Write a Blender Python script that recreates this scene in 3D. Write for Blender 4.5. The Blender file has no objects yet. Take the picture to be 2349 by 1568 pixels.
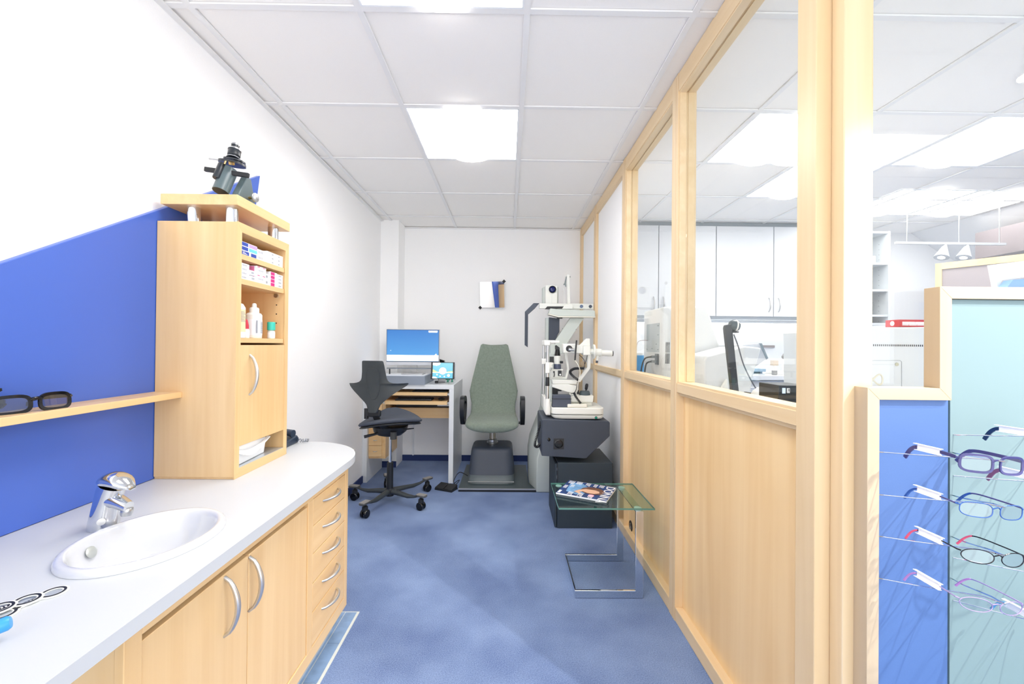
import bpy, math, random
from mathutils import Matrix, Vector, geometry
random.seed(7)
S = bpy.context.scene
COL = S.collection
PI = math.pi

# ------------------------------------------------------------------ camera
cam_d = bpy.data.cameras.new('camera')
cam = bpy.data.objects.new('camera', cam_d)
COL.objects.link(cam)
cam_d.sensor_width = 36.0
cam_d.lens = 950.29 / 2349.0 * 36.0
cam_d.clip_start = 0.02
cam.matrix_world = Matrix(((0.99991, -0.00952, -0.00991, 0.0),
                           (-0.00997, -0.00645, -0.99993, 0.0),
                           (0.00946, 0.99993, -0.00654, 1.24),
                           (0, 0, 0, 1)))
S.camera = cam
# ------------------------------------------------------------------ world and exposure
W = bpy.data.worlds.new('world')
S.world = W
W.use_nodes = True
W.node_tree.nodes['Background'].inputs[0].default_value = (0.98, 0.98, 0.98, 1)
W.node_tree.nodes['Background'].inputs[1].default_value = 1.5
S.view_settings.view_transform = 'Standard'
S.view_settings.look = 'None'
S.view_settings.gamma = 1.0
S.view_settings.use_curve_mapping = False
S.view_settings.exposure = 0.92
S.cycles.diffuse_bounces = 10
S.cycles.max_bounces = 16
S.cycles.transparent_max_bounces = 16
LAMP = 7.6          # radiance of the ceiling light panels
SPOT = 72.0
H = 2.486           # room height
GX, GY, G = -0.5647, 1.5335, 0.625   # ceiling grid origin and pitch

# ------------------------------------------------------------------ materials
def lin(c):
    c = c / 255.0
    return c / 12.92 if c <= 0.04045 else ((c + 0.055) / 1.055) ** 2.4
def rgb(r, g, b): return (lin(r), lin(g), lin(b), 1)
MATS = {}
def newmat(name):
    m = bpy.data.materials.new(name); m.use_nodes = True
    return m, m.node_tree.nodes, m.node_tree.links, m.node_tree.nodes['Principled BSDF']
def pm(name, c, rough=0.5, metal=0.0, spec=0.5, noise=0.0, scale=200, bump=0.0, bscale=300, coat=0.0, sheen=0.0):
    if name in MATS: return MATS[name]
    m, n, l, p = newmat(name)
    col = rgb(*c)
    p.inputs['Base Color'].default_value = col
    p.inputs['Roughness'].default_value = rough
    p.inputs['Metallic'].default_value = metal
    p.inputs['Specular IOR Level'].default_value = spec
    p.inputs['Coat Weight'].default_value = coat
    p.inputs['Sheen Weight'].default_value = sheen
    tc = n.new('ShaderNodeTexCoord')
    if noise:
        t = n.new('ShaderNodeTexNoise'); t.inputs['Scale'].default_value = scale; t.inputs['Detail'].default_value = 3
        l.new(tc.outputs['Object'], t.inputs['Vector'])
        r = n.new('ShaderNodeValToRGB')
        r.color_ramp.elements[0].position = 0.3; r.color_ramp.elements[1].position = 0.7
        r.color_ramp.elements[0].color = tuple(max(0, x * (1 - noise)) for x in col[:3]) + (1,)
        r.color_ramp.elements[1].color = tuple(min(1, x * (1 + noise)) for x in col[:3]) + (1,)
        l.new(t.outputs['Fac'], r.inputs['Fac']); l.new(r.outputs['Color'], p.inputs['Base Color'])
    if bump:
        t = n.new('ShaderNodeTexNoise'); t.inputs['Scale'].default_value = bscale; t.inputs['Detail'].default_value = 2
        l.new(tc.outputs['Object'], t.inputs['Vector'])
        b = n.new('ShaderNodeBump'); b.inputs['Strength'].default_value = bump; b.inputs['Distance'].default_value = 0.002
        l.new(t.outputs['Fac'], b.inputs['Height']); l.new(b.outputs['Normal'], p.inputs['Normal'])
    MATS[name] = m
    return m
def wood(name, c1, c2, ax, rough=0.38, scale=1.0, bands=None):
    """fine straight grain along axis ax; bands = width of veneer leaves along another axis"""
    if name in MATS: return MATS[name]
    m, n, l, p = newmat(name)
    p.inputs['Roughness'].default_value = rough
    tc = n.new('ShaderNodeTexCoord'); mp = n.new('ShaderNodeMapping')
    s = [34.0 * scale] * 3; s[ax] = 1.3 * scale
    mp.inputs['Scale'].default_value = s
    l.new(tc.outputs['Object'], mp.inputs['Vector'])
    t = n.new('ShaderNodeTexNoise'); t.inputs['Scale'].default_value = 1.0; t.inputs['Detail'].default_value = 6; t.inputs['Distortion'].default_value = 0.6
    l.new(mp.outputs['Vector'], t.inputs['Vector'])
    mp2 = n.new('ShaderNodeMapping'); s2 = [5.0] * 3; s2[ax] = 0.5; mp2.inputs['Scale'].default_value = s2
    l.new(tc.outputs['Object'], mp2.inputs['Vector'])
    t2 = n.new('ShaderNodeTexNoise'); t2.inputs['Scale'].default_value = 1.2; t2.inputs['Detail'].default_value = 2; t2.inputs['Distortion'].default_value = 1.5
    l.new(mp2.outputs['Vector'], t2.inputs['Vector'])
    mx = n.new('ShaderNodeMath'); mx.operation = 'MULTIPLY_ADD'; mx.inputs[1].default_value = 0.45
    l.new(t.outputs['Fac'], mx.inputs[0]); 
    mm = n.new('ShaderNodeMath'); mm.operation = 'MULTIPLY'; mm.inputs[1].default_value = 0.55
    l.new(t2.outputs['Fac'], mm.inputs[0]); l.new(mm.outputs[0], mx.inputs[2])
    last = mx.outputs[0]
    if bands:
        bax, bw = bands
        sp = n.new('ShaderNodeSeparateXYZ'); l.new(tc.outputs['Object'], sp.inputs[0])
        dv = n.new('ShaderNodeMath'); dv.operation = 'DIVIDE'; dv.inputs[1].default_value = bw; l.new(sp.outputs[bax], dv.inputs[0])
        fl = n.new('ShaderNodeMath'); fl.operation = 'FLOOR'; l.new(dv.outputs[0], fl.inputs[0])
        wn = n.new('ShaderNodeTexWhiteNoise'); wn.noise_dimensions = '1D'; l.new(fl.outputs[0], wn.inputs['W'])
        ma = n.new('ShaderNodeMath'); ma.operation = 'MULTIPLY_ADD'; ma.inputs[1].default_value = 0.16
        l.new(wn.outputs['Value'], ma.inputs[0]); l.new(last, ma.inputs[2]); last = ma.outputs[0]
    r = n.new('ShaderNodeValToRGB')
    r.color_ramp.elements[0].position = 0.32; r.color_ramp.elements[1].position = 0.72
    r.color_ramp.elements[0].color = rgb(*c1); r.color_ramp.elements[1].color = rgb(*c2)
    l.new(last, r.inputs['Fac']); l.new(r.outputs['Color'], p.inputs['Base Color'])
    MATS[name] = m
    return m
def emit(name, c, s):
    if name in MATS: return MATS[name]
    m, n, l, p = newmat(name)
    p.inputs['Base Color'].default_value = rgb(*c)
    p.inputs['Emission Color'].default_value = rgb(*c); p.inputs['Emission Strength'].default_value = s
    p.inputs['Roughness'].default_value = 0.3
    MATS[name] = m
    return m
def glassy(name, tint, refl=0.06, rough=0.0):
    """thin clear sheet: light passes, a little is mirrored"""
    if name in MATS: return MATS[name]
    m = bpy.data.materials.new(name); m.use_nodes = True
    n, l = m.node_tree.nodes, m.node_tree.links
    n.clear()
    o = n.new('ShaderNodeOutputMaterial'); t = n.new('ShaderNodeBsdfTransparent'); g = n.new('ShaderNodeBsdfGlossy')
    t.inputs['Color'].default_value = tuple(tint) + (1,); g.inputs['Roughness'].default_value = rough
    fr = n.new('ShaderNodeLayerWeight'); fr.inputs['Blend'].default_value = 0.5
    pw = n.new('ShaderNodeMath'); pw.operation = 'POWER'; pw.inputs[1].default_value = 5.0
    l.new(fr.outputs['Facing'], pw.inputs[0])
    mu = n.new('ShaderNodeMath'); mu.operation = 'MULTIPLY_ADD'; mu.inputs[1].default_value = 0.6; mu.inputs[2].default_value = refl * 0.6
    l.new(pw.outputs[0], mu.inputs[0]); mu.use_clamp = True
    x = n.new('ShaderNodeMixShader'); l.new(mu.outputs[0], x.inputs[0]); l.new(t.outputs[0], x.inputs[1]); l.new(g.outputs[0], x.inputs[2])
    l.new(x.outputs[0], o.inputs['Surface'])
    MATS[name] = m
    return m

WALLG = pm('workshop_paint', (222, 224, 227), 0.9, bump=0.3, bscale=260, spec=0.2)
WALL = pm('wall_paint', (250, 250, 250), 0.9, bump=0.35, bscale=260, spec=0.2)
CEIL = pm('ceiling_tile', (246, 244, 241), 0.95, noise=0.012, scale=500, spec=0.1)
TBAR = pm('ceiling_bar', (236, 236, 236), 0.6)
B1, B2 = (224, 184, 128), (240, 208, 158)
WZ = wood('beech_vertical', B1, B2, 2); WY = wood('beech_lengthwise', B1, B2, 1); WX = wood('beech_across', B1, B2, 0)
M1, M2 = (224, 196, 152), (236, 213, 176)
MZ = wood('maple_vertical', M1, M2, 2); MY = wood('maple_lengthwise', M1, M2, 1); MX = wood('maple_across', M1, M2, 0)
MPAN = wood('maple_veneer', (230, 190, 132), (244, 212, 160), 2, scale=0.55, bands=(1, 0.14))
WHITE = pm('white_laminate', (240, 243, 246), 0.45)
WHITE2 = pm('white_plastic', (238, 238, 232), 0.4)
CREAM = pm('ivory_plastic', (236, 233, 220), 0.4)
GREYL = pm('light_grey_laminate', (214, 220, 225), 0.35)
CHROME = pm('chrome', (225, 228, 232), 0.06, metal=1)
STEEL = pm('brushed_steel', (200, 202, 204), 0.28, metal=1)
SATIN = pm('satin_handle', (205, 205, 205), 0.35, metal=0.85)
BLACK = pm('black_plastic', (28, 31, 36), 0.4)
BLACKG = pm('black_gloss', (12, 13, 16), 0.12)
DARK = pm('charcoal_metal', (58, 66, 80), 0.5, bump=0.1, bscale=600)
DARK2 = pm('charcoal_metal_green', (44, 56, 66), 0.5, bump=0.1, bscale=600)
BLUEW = pm('blue_laminate', (74, 108, 200), 0.30)
NAVY = pm('navy_carpet_edge', (44, 62, 112), 0.9)

def carpet_mat():
    m, n, l, p = newmat('blue_carpet')
    tc = n.new('ShaderNodeTexCoord')
    t = n.new('ShaderNodeTexNoise'); t.inputs['Scale'].default_value = 260; t.inputs['Detail'].default_value = 4; t.inputs['Roughness'].default_value = 0.75
    t2 = n.new('ShaderNodeTexNoise'); t2.inputs['Scale'].default_value = 2.6; t2.inputs['Detail'].default_value = 3
    l.new(tc.outputs['Object'], t.inputs['Vector']); l.new(tc.outputs['Object'], t2.inputs['Vector'])
    a = n.new('ShaderNodeMath'); a.operation = 'MULTIPLY_ADD'; a.inputs[1].default_value = 0.5
    l.new(t2.outputs['Fac'], a.inputs[0]); l.new(t.outputs['Fac'], a.inputs[2])
    r = n.new('ShaderNodeValToRGB')
    r.color_ramp.elements[0].position = 0.54; r.color_ramp.elements[1].position = 0.98
    r.color_ramp.elements[0].color = rgb(58, 82, 138); r.color_ramp.elements[1].color = rgb(148, 172, 214)
    l.new(a.outputs[0], r.inputs['Fac']); l.new(r.outputs['Color'], p.inputs['Base Color'])
    b = n.new('ShaderNodeBump'); b.inputs['Strength'].default_value = 0.6; b.inputs['Distance'].default_value = 0.004
    l.new(t.outputs['Fac'], b.inputs['Height']); l.new(b.outputs['Normal'], p.inputs['Normal'])
    p.inputs['Roughness'].default_value = 0.95; p.inputs['Sheen Weight'].default_value = 0.35; p.inputs['Sheen Roughness'].default_value = 0.5
    p.inputs['Sheen Tint'].default_value = (0.75, 0.85, 1, 1); p.inputs['Specular IOR Level'].default_value = 0.2
    return m
CARPET = carpet_mat()
GLASS = glassy('window_glass', (0.975, 0.985, 0.98), 0.07)
GLASSG = glassy('table_glass', (0.80, 0.91, 0.88), 0.09)
GEDGE = pm('glass_edge_green', (92, 138, 126), 0.1)
LENS = glassy('spectacle_lens', (0.96, 0.97, 0.98), 0.09)
TINT = glassy('tinted_lens', (0.60, 0.64, 0.74), 0.22)
TINTB = glassy('brown_tinted_lens', (0.50, 0.42, 0.34), 0.25)

# ------------------------------------------------------------------ mesh helper
class B:
    def __init__(s): s.v = []; s.f = []; s.m = []; s.M = Matrix(); s.mi = 0
    def add(s, vs, fs):
        o = len(s.v)
        s.v += [tuple(s.M @ Vector(p)) for p in vs]
        s.f += [tuple(i + o for i in f) for f in fs]; s.m += [s.mi] * len(fs)
        return s
    def box(s, x0, x1, y0, y1, z0, z1):
        return s.add([(x0, y0, z0), (x1, y0, z0), (x1, y1, z0), (x0, y1, z0), (x0, y0, z1), (x1, y0, z1), (x1, y1, z1), (x0, y1, z1)],
                     [(0, 3, 2, 1), (4, 5, 6, 7), (0, 1, 5, 4), (1, 2, 6, 5), (2, 3, 7, 6), (3, 0, 4, 7)])
    def prism(s, pts, ax, a, b):
        def P(u, w, t): return {'x': (t, u, w), 'y': (u, t, w), 'z': (u, w, t)}[ax]
        n = len(pts)
        return s.add([P(u, w, a) for u, w in pts] + [P(u, w, b) for u, w in pts],
                     [tuple(range(n))[::-1], tuple(range(n, 2 * n))] + [(i, (i + 1) % n, n + (i + 1) % n, n + i) for i in range(n)])
    def loft(s, rings, cap=True, closed=False):
        n = len(rings[0]); k = len(rings); vs = [p for r in rings for p in r]; fs = []
        for j in range(k if closed else k - 1):
            a, b = j * n, ((j + 1) % k) * n
            fs += [(a + i, a + (i + 1) % n, b + (i + 1) % n, b + i) for i in range(n)]
        if cap and not closed: fs += [tuple(range(n))[::-1], tuple(range((k - 1) * n, k * n))]
        return s.add(vs, fs)
    def tube(s, pts, r, n=10, closed=False, flat=None, up=None):
        P = [Vector(p) for p in pts]; k = len(P); rings = []
        t0 = ((P[1] - P[0]) if not closed else (P[1] - P[-1])).normalized()
        u = Vector(up) if up else (Vector((0, 0, 1)) if abs(t0.z) < 0.9 else Vector((1, 0, 0)))
        u = (u - t0 * u.dot(t0)).normalized()
        for i in range(k):
            if closed: t = P[(i + 1) % k] - P[i - 1]
            else: t = P[min(i + 1, k - 1)] - P[max(i - 1, 0)]
            t.normalize(); u = (u - t * u.dot(t)).normalized(); w = t.cross(u)
            rr = r[i] if isinstance(r, (list, tuple)) else r
            if flat:
                a, b = flat
                rings.append([P[i] + u * (a * x) + w * (b * y) for x, y in ((-1, -1), (1, -1), (1, 1), (-1, 1))])
            else:
                rings.append([P[i] + u * (rr * math.cos(2 * PI * j / n)) + w * (rr * math.sin(2 * PI * j / n)) for j in range(n)])
        return s.loft(rings, True, closed)
    def lathe(s, prof, c=(0, 0, 0), ax=(0, 0, 1), n=24, cap=True):
        a = Vector(ax).normalized(); u = Vector((1, 0, 0)) if abs(a.x) < 0.9 else Vector((0, 1, 0))
        u = (u - a * u.dot(a)).normalized(); w = a.cross(u); C = Vector(c)
        return s.loft([[C + a * z + (u * math.cos(2 * PI * j / n) + w * math.sin(2 * PI * j / n)) * max(r, 1e-5) for j in range(n)] for r, z in prof], cap)
    def cyl(s, c, r, h, ax=(0, 0, 1), n=20): return s.lathe([(r, 0), (r, h)], c, ax, n)
    def ell(s, c, rx, ry, rz, n=16):
        rings = []
        for i in range(1, n // 2):
            t = PI * i / (n // 2)
            rings.append([(c[0] + rx * math.sin(t) * math.cos(2 * PI * j / n), c[1] + ry * math.sin(t) * math.sin(2 * PI * j / n), c[2] - rz * math.cos(t)) for j in range(n)])
        return s.loft(rings)
    def rect(s, x, y, z, w, h, d=0.0006):  # thin label facing -y, lower corner x,z
        return s.box(x, x + w, y - d, y, z, z + h)
    def build(s, name, mat, parent=None, loc=None, bevel=0.0, seg=2, sharp=35):
        org = Vector(loc) if loc is not None else (ORG.get(parent.name, Vector()) if parent else Vector())
        me = bpy.data.meshes.new(name)
        me.from_pydata([tuple(Vector(p) - org) for p in s.v], [], s.f)
        mats = mat if isinstance(mat, (list, tuple)) else [mat]
        for m in mats: me.materials.append(m)
        for p, mi in zip(me.polygons, s.m): p.material_index = min(mi, len(mats) - 1); p.use_smooth = True
        import bmesh
        bm = bmesh.new(); bm.from_mesh(me); bmesh.ops.recalc_face_normals(bm, faces=bm.faces); bm.to_mesh(me); bm.free()
        me.set_sharp_from_angle(angle=math.radians(sharp))
        o = bpy.data.objects.new(name, me); COL.objects.link(o)
        if parent: o.parent = parent
        elif loc is not None: o.location = org
        ORG[o.name] = org
        if bevel:
            md = o.modifiers.new('bevel', 'BEVEL'); md.width = bevel; md.segments = seg; md.limit_method = 'ANGLE'; md.angle_limit = math.radians(40)
            md.harden_normals = False
        return o
ORG = {}
def thing(name, loc, label, cat, group=None):
    o = bpy.data.objects.new(name, None); COL.objects.link(o); o.location = loc; o.empty_display_size = 0.05
    ORG[o.name] = Vector(loc)
    return tag(o, label, cat, group)
def tag(o, label, cat, group=None):
    o['label'] = label; o['category'] = cat
    if group: o['group'] = group
    return o
def struct(o): o['kind'] = 'structure'; return o
def copy_tree(o, parent=None):
    c = o.copy(); COL.objects.link(c); c.parent = parent; ORG[c.name] = ORG.get(o.name, Vector())
    for ch in list(o.children): copy_tree(ch, c)
    return c
def sup(cx, cy, a, b, p=2.5, n=28, z=0.0):
    """superellipse ring in a horizontal plane"""
    out = []
    for i in range(n):
        t = 2 * PI * i / n; c, q = math.cos(t), math.sin(t)
        out.append((cx + a * math.copysign(abs(c) ** (2 / p), c), cy + b * math.copysign(abs(q) ** (2 / p), q), z))
    return out
def bez(pts, n=12):
    """smooth curve through the points (Catmull-Rom)"""
    P = [Vector(p) for p in pts]; out = []
    for i in range(len(P) - 1):
        a, b, c, d = P[max(i - 1, 0)], P[i], P[i + 1], P[min(i + 2, len(P) - 1)]
        for j in range(n):
            t = j / n
            out.append(0.5 * ((2 * b) + (c - a) * t + (2 * a - 5 * b + 4 * c - d) * t * t + (3 * b - a - 3 * c + d) * t ** 3))
    out.append(P[-1]); return [tuple(p) for p in out]
def coil(path, R, r, turns, b, n=6, per=10):
    """coiled cord around a path"""
    P = [Vector(p) for p in path]; L = len(P) - 1; N = turns * per; out = []
    for i in range(N + 1):
        t = i / N * L; k = min(int(t), L - 1); q = P[k].lerp(P[k + 1], t - k); d = (P[k + 1] - P[k]).normalized()
        u = Vector((0, 0, 1)) if abs(d.z) < 0.9 else Vector((1, 0, 0)); u = (u - d * u.dot(d)).normalized(); w = d.cross(u)
        a = 2 * PI * i / per
        out.append(q + u * (R * math.cos(a)) + w * (R * math.sin(a)))
    return b.tube(out, r, n)
def text(name, s, size, mat, M, parent, ext=0.0004, align='LEFT'):
    """lettering as a mesh; M maps text x (reading), y (up), z (out) into the world"""
    cu = bpy.data.curves.new(name, 'FONT'); cu.body = s; cu.size = size; cu.extrude = ext; cu.align_x = align
    tmp = bpy.data.objects.new('tmp', cu); COL.objects.link(tmp)
    dg = bpy.context.evaluated_depsgraph_get(); me = bpy.data.meshes.new_from_object(tmp.evaluated_get(dg))
    bpy.data.objects.remove(tmp); bpy.data.curves.remove(cu)
    me.name = name; org = ORG.get(parent.name, Vector()) if parent else Vector()
    me.transform(Matrix.Translation(-org) @ M)
    me.materials.clear(); me.materials.append(mat)
    o = bpy.data.objects.new(name, me); COL.objects.link(o); o.parent = parent; ORG[o.name] = org
    return o
def frameM(o, x, y):
    x = Vector(x).normalized(); y = Vector(y); y = (y - x * y.dot(x)).normalized(); z = x.cross(y)
    return Matrix(((x.x, y.x, z.x, o[0]), (x.y, y.y, z.y, o[1]), (x.z, y.z, z.z, o[2]), (0, 0, 0, 1)))

# ================================================================== SETTING
struct(B().box(-1.29, 5.2, -1.2, 4.43, -0.06, 0.0).build('floor', CARPET))
struct(B().box(-1.29, 5.2, -1.8, 4.43, H + 0.001, H + 0.12).build('ceiling', CEIL))
struct(B().box(-1.44, -1.29, -1.8, 4.6, -0.06, H + 0.12).build('wall_left', WALL))
struct(B().box(-1.29, 0.80, 4.43, 4.6, -0.06, H + 0.12).build('wall_back', WALL))
struct(B().box(0.80, 5.2, 4.43, 4.6, -0.06, H + 0.12).build('wall_workshop_back', WALLG))
struct(B().box(5.2, 5.35, -1.8, 4.6, -0.06, H + 0.12).build('wall_far_right', WALLG))
struct(B().box(-1.29, -1.11, 4.18, 4.43, 0, H).build('column', WALL))
struct(B().box(-1.29, -1.278, 2.11, 4.18, 0, 0.06).box(-1.278, -1.11, 4.168, 4.18, 0, 0.06).build('baseboard_left', NAVY))
struct(B().box(-1.11, 0.765, 4.418, 4.43, 0, 0.06).build('baseboard_back', NAVY))
# suspended ceiling bars, slightly below the tiles, and the wall angle
b = B()
xs = [GX + G * k for k in range(-1, 10)]; ys = [GY + G * k for k in range(-5, 5)]
for x in xs: b.box(x - 0.012, x + 0.012, -1.8, 4.43, H - 0.0075, H - 0.001)
for y in ys:
    for k in range(len(xs) + 1):
        x0 = xs[k - 1] + 0.012 if k else -1.29; x1 = xs[k] - 0.012 if k < len(xs) else 5.2
        b.box(x0, x1, y - 0.012, y + 0.012, H - 0.0075, H - 0.001)
struct(b.build('trim_1', TBAR))
struct(B().box(-1.29, -1.265, -1.8, 4.18, H - 0.016, H - 0.008).build('trim_2', TBAR))
struct(B().box(-1.11, 0.765, 4.405, 4.43, H - 0.016, H - 0.008).build('trim_3', TBAR))
# tiled strip beside the wash cabinet
TILE = pm('floor_tile', (132, 160, 196), 0.3, noise=0.12, scale=30)
GROUT = pm('tile_joint', (216, 218, 210), 0.8)
b = B(); b.box(-1.29, -0.672, -1.0, 1.925, 0, 0.004); b.mi = 1
y = 1.917
b.box(-1.28, -0.7375, y - 0.0, 1.917, 0, 0.006)
while y > -0.9:
    b.box(-0.732, -0.682, y - 0.197, y - 0.0, 0.001, 0.006); y -= 0.2
b.box(-1.28, -0.736, -1.0, 1.917, 0.001, 0.006)
struct(b.build('floor_tile_strip', [GROUT, TILE]))

# ---- partition between the room and the workshop, frame in maple
PX0, PX1, GL = 0.765, 0.85, 0.806
posts = [(1.024, 1.092), (1.873, 1.938), (2.72, 2.794), (3.64, 3.713), (4.365, 4.43)]
for i, (y0, y1) in enumerate(posts):
    b = B().box(PX0, PX1, y0, y1, 0, H - 0.002)
    if i: b.box(PX0 - 0.0015, PX0, y0 + 0.02, y0 + 0.022, 0, H - 0.01)
    struct(b.build('trim_%d' % (10 + i), MZ, bevel=0.002))
struct(B().box(0.803, 0.872, 0.984, 1.0235, 0, H - 0.002).build('trim_15', MZ, bevel=0.002))
struct(B().box(0.872, 0.878, 0.99, 1.0235, 0, H - 0.002).build('trim_16', MZ))
bays = [(1.092, 1.873), (1.938, 2.72), (2.794, 3.64), (3.713, 4.365)]
for i, (y0, y1) in enumerate(bays):
    # head rail, dado rail with sill bead, bottom rail
    struct(B().box(PX0 + 0.002, PX1, y0, y1, 2.40, H - 0.002).build('trim_%d' % (20 + i), MY, bevel=0.002))
    struct(B().box(PX0 + 0.002, PX1, y0, y1, 1.031, 1.072).box(PX0 + 0.012, PX1 - 0.005, y0, y1, 1.018, 1.031).build('trim_%d' % (30 + i), MY, bevel=0.002))
    struct(B().box(PX0 + 0.002, PX1, y0, y1, 0, 0.062).build('trim_%d' % (40 + i), MY, bevel=0.003))
    if i < 2:
        struct(B().box(0.80, 0.815, y0, y1, 0.062, 1.018).build('wall_right_%d' % (i + 1), MPAN))
        w = struct(B().box(PX0 + 0.006, GL - 0.004, y0, y1, 1.072, 1.08).box(GL + 0.006, PX1 - 0.006, y0, y1, 1.072, 1.078)
                   .box(PX0 + 0.006, GL - 0.004, y0, y1, 2.394, 2.40).box(GL + 0.006, PX1 - 0.006, y0, y1, 2.394, 2.40)
                   .box(PX0 + 0.008, GL - 0.004, y1 - 0.004, y1, 1.08, 2.394).box(GL + 0.006, PX1 - 0.006, y1 - 0.004, y1, 1.08, 2.394)
                   .build('window_%d' % (i + 1), MY))
        g = B().box(GL - 0.003, GL + 0.003, y0 + 0.002, y1 - 0.003, 1.074, 2.398).build('pane', GLASS, w)
    else:
        struct(B().box(0.79, 0.815, y0, y1, 0.062, 1.018).build('wall_right_%d' % (i + 1), WALL))
        struct(B().box(0.79, 0.815, y0, y1, 1.072, 2.40).build('wall_right_upper_%d' % (i + 1), WALL))
w = struct(B().box(0.878, 5.2, 0.99, 1.02, 0, 0.02).box(0.878, 5.2, 0.995, 1.015, H - 0.02, H - 0.008).build('window_3', MX))
B().box(0.879, 5.19, 1.004, 1.010, 0.02, H - 0.02).build('pane', GLASS, w)

# ---- ceiling lights
EMI = emit('lamp_diffuser', (255, 251, 247), LAMP)
EMI2 = emit('lamp_trough', (255, 251, 247), LAMP * 0.8)
def make_light(x, y, label):
    t = thing('ceiling_light', (x + G / 2, y + G / 2, H), label, 'light', 'square ceiling lights in the tile grid')
    x0, x1, y0, y1 = x + 0.012, x + G - 0.012, y + 0.012, y + G - 0.012
    B().box(x0, x0 + 0.008, y0, y1, H - 0.008, H).box(x1 - 0.008, x1, y0, y1, H - 0.008, H).box(x0, x1, y0, y0 + 0.008, H - 0.008, H).box(x0, x1, y1 - 0.008, y1, H - 0.008, H).build('frame', WHITE, t)
    B().box(x0 + 0.008, x1 - 0.008, y0 + 0.008, y1 - 0.008, H - 0.005, H - 0.002).build('diffuser', EMI, t)
    cx = (x0 + x1) / 2
    pts = [(cx + 0.105 * math.cos(PI + PI * i / 16), H - 0.005 + 0.026 * math.sin(PI + PI * i / 16)) for i in range(17)]
    B().prism(pts, 'y', y0 + 0.012, y1 - 0.012).build('lamp_cover', EMI2, t)
    return t
first = make_light(xs[1], ys[6], 'square ceiling light over the middle of the blue carpet')
def put_light(cx, cy, label):
    c = copy_tree(first); c.location = (cx, cy, H); c['label'] = label; return c
put_light(xs[1] + G / 2, ys[4] + G / 2, 'square ceiling light cut by the top edge of the photo')
put_light(xs[4] + G / 2, ys[6] + G / 2, 'square ceiling light behind the large window pane, biggest one there')
put_light(xs[5] + G / 2, ys[7] + G / 2, 'square ceiling light behind the large pane, further back and half hidden by the post')
put_light(xs[6] + G / 2, ys[6] + G / 2, 'large square ceiling light seen beyond the thick corner post')
put_light(3.37, 3.5, 'square ceiling light beyond the corner post, next row back')
put_light(3.99 + 0.0, 3.5, 'slim ceiling light at the far end, beside its brighter neighbour')
for x, y in ((5, 1),):  # added panel out of view, fills the room with light from behind
    put_light(xs[x] + G / 2, ys[y] + G / 2, 'added square ceiling light, unseen behind the camera')

# ================================================================== LEFT SIDE
# blue backing board with slanting top
tag(B().prism([(-0.07, 0.745), (2.118, 2.088), (1.87, 0.745)], 'x', -1.2895, -1.27).build('wall_panel', BLUEW, loc=(-1.28, 1.0, 0.745), bevel=0.002),
    'large blue wall board with slanting top edge behind the basin', 'wall panel')
# worktop with an opening for the basin
SC = (-0.89, 1.045); SA, SB = 0.15, 0.175
out = [(-1.2695, -0.6), (-0.663, -0.6), (-0.663, 1.765)]
out += [(-0.99 + 0.327 * math.cos(a), 1.765 + 0.327 * math.sin(a)) for a in [PI / 2 * k / 16 for k in range(1, 17)]]
out += [(-1.2695, 2.092)]
hole = [(SC[0] + (SA - 0.018) * math.cos(-2 * PI * k / 40), SC[1] + (SB - 0.018) * math.sin(-2 * PI * k / 40)) for k in range(40)]
tri = geometry.tessellate_polygon([[Vector((x, y, 0)) for x, y in out], [Vector((x, y, 0)) for x, y in hole]])
allp = out + hole; n0, n1 = len(out), len(hole); N = n0 + n1
vs = [(x, y, 0.716) for x, y in allp] + [(x, y, 0.745) for x, y in allp]
fs = [tuple(t) for t in tri] + [tuple(i + N for i in t)[::-1] for t in tri]
fs += [(i, (i + 1) % n0, N + (i + 1) % n0, N + i) for i in range(n0)] + [(n0 + i, n0 + (i + 1) % n1, N + n0 + (i + 1) % n1, N + n0 + i) for i in range(n1)]
tag(B().add(vs, fs).build('countertop', pm('worktop_laminate', (206, 210, 214), 0.4), loc=(-0.97, 0.9, 0.716)),
    'long pale grey worktop with rounded end carrying the basin', 'countertop')
# basin
CER = pm('white_ceramic', (216, 218, 222), 0.08, coat=0.5)
t = thing('wash_basin', (SC[0], SC[1], 0.745), 'white oval ceramic basin set into the pale worktop', 'sink')
prof = [(1.0, 0.7455), (1.0, 0.749), (0.985, 0.7565), (0.95, 0.7605), (0.90, 0.7600), (0.87, 0.755), (0.85, 0.745), (0.81, 0.722), (0.72, 0.69), (0.55, 0.662), (0.3, 0.648), (0.1, 0.643)]
prof += [(0.1, 0.633), (0.3, 0.638), (0.56, 0.652), (0.74, 0.682), (0.83, 0.715), (0.868, 0.738), (0.875, 0.7455)]
b = B(); n = 48
b.loft([[(SC[0] + SA * k * math.cos(2 * PI * j / n) - (0.012 if k < 0.9 else 0) * (1 - k), SC[1] + SB * k * math.sin(2 * PI * j / n), z) for j in range(n)] for k, z in prof], cap=False, closed=True)
b.build('bowl', CER, t, sharp=80)
B().lathe([(0.013, 0.0), (0.014, 0.0015), (0.009, 0.003), (0.001, 0.0025)], (-1.008, 1.02, 0.7265), (0.93, 0.05, 0.36), 20).build('overflow_cap', pm('overflow_grey', (196, 200, 196), 0.25, metal=0.4), t)
B().lathe([(0.024, 0), (0.022, 0.003), (0.008, 0.004), (0.001, 0.005)], (SC[0], SC[1], 0.6435), (0, 0, 1), 20).build('drain', CHROME, t)
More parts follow.
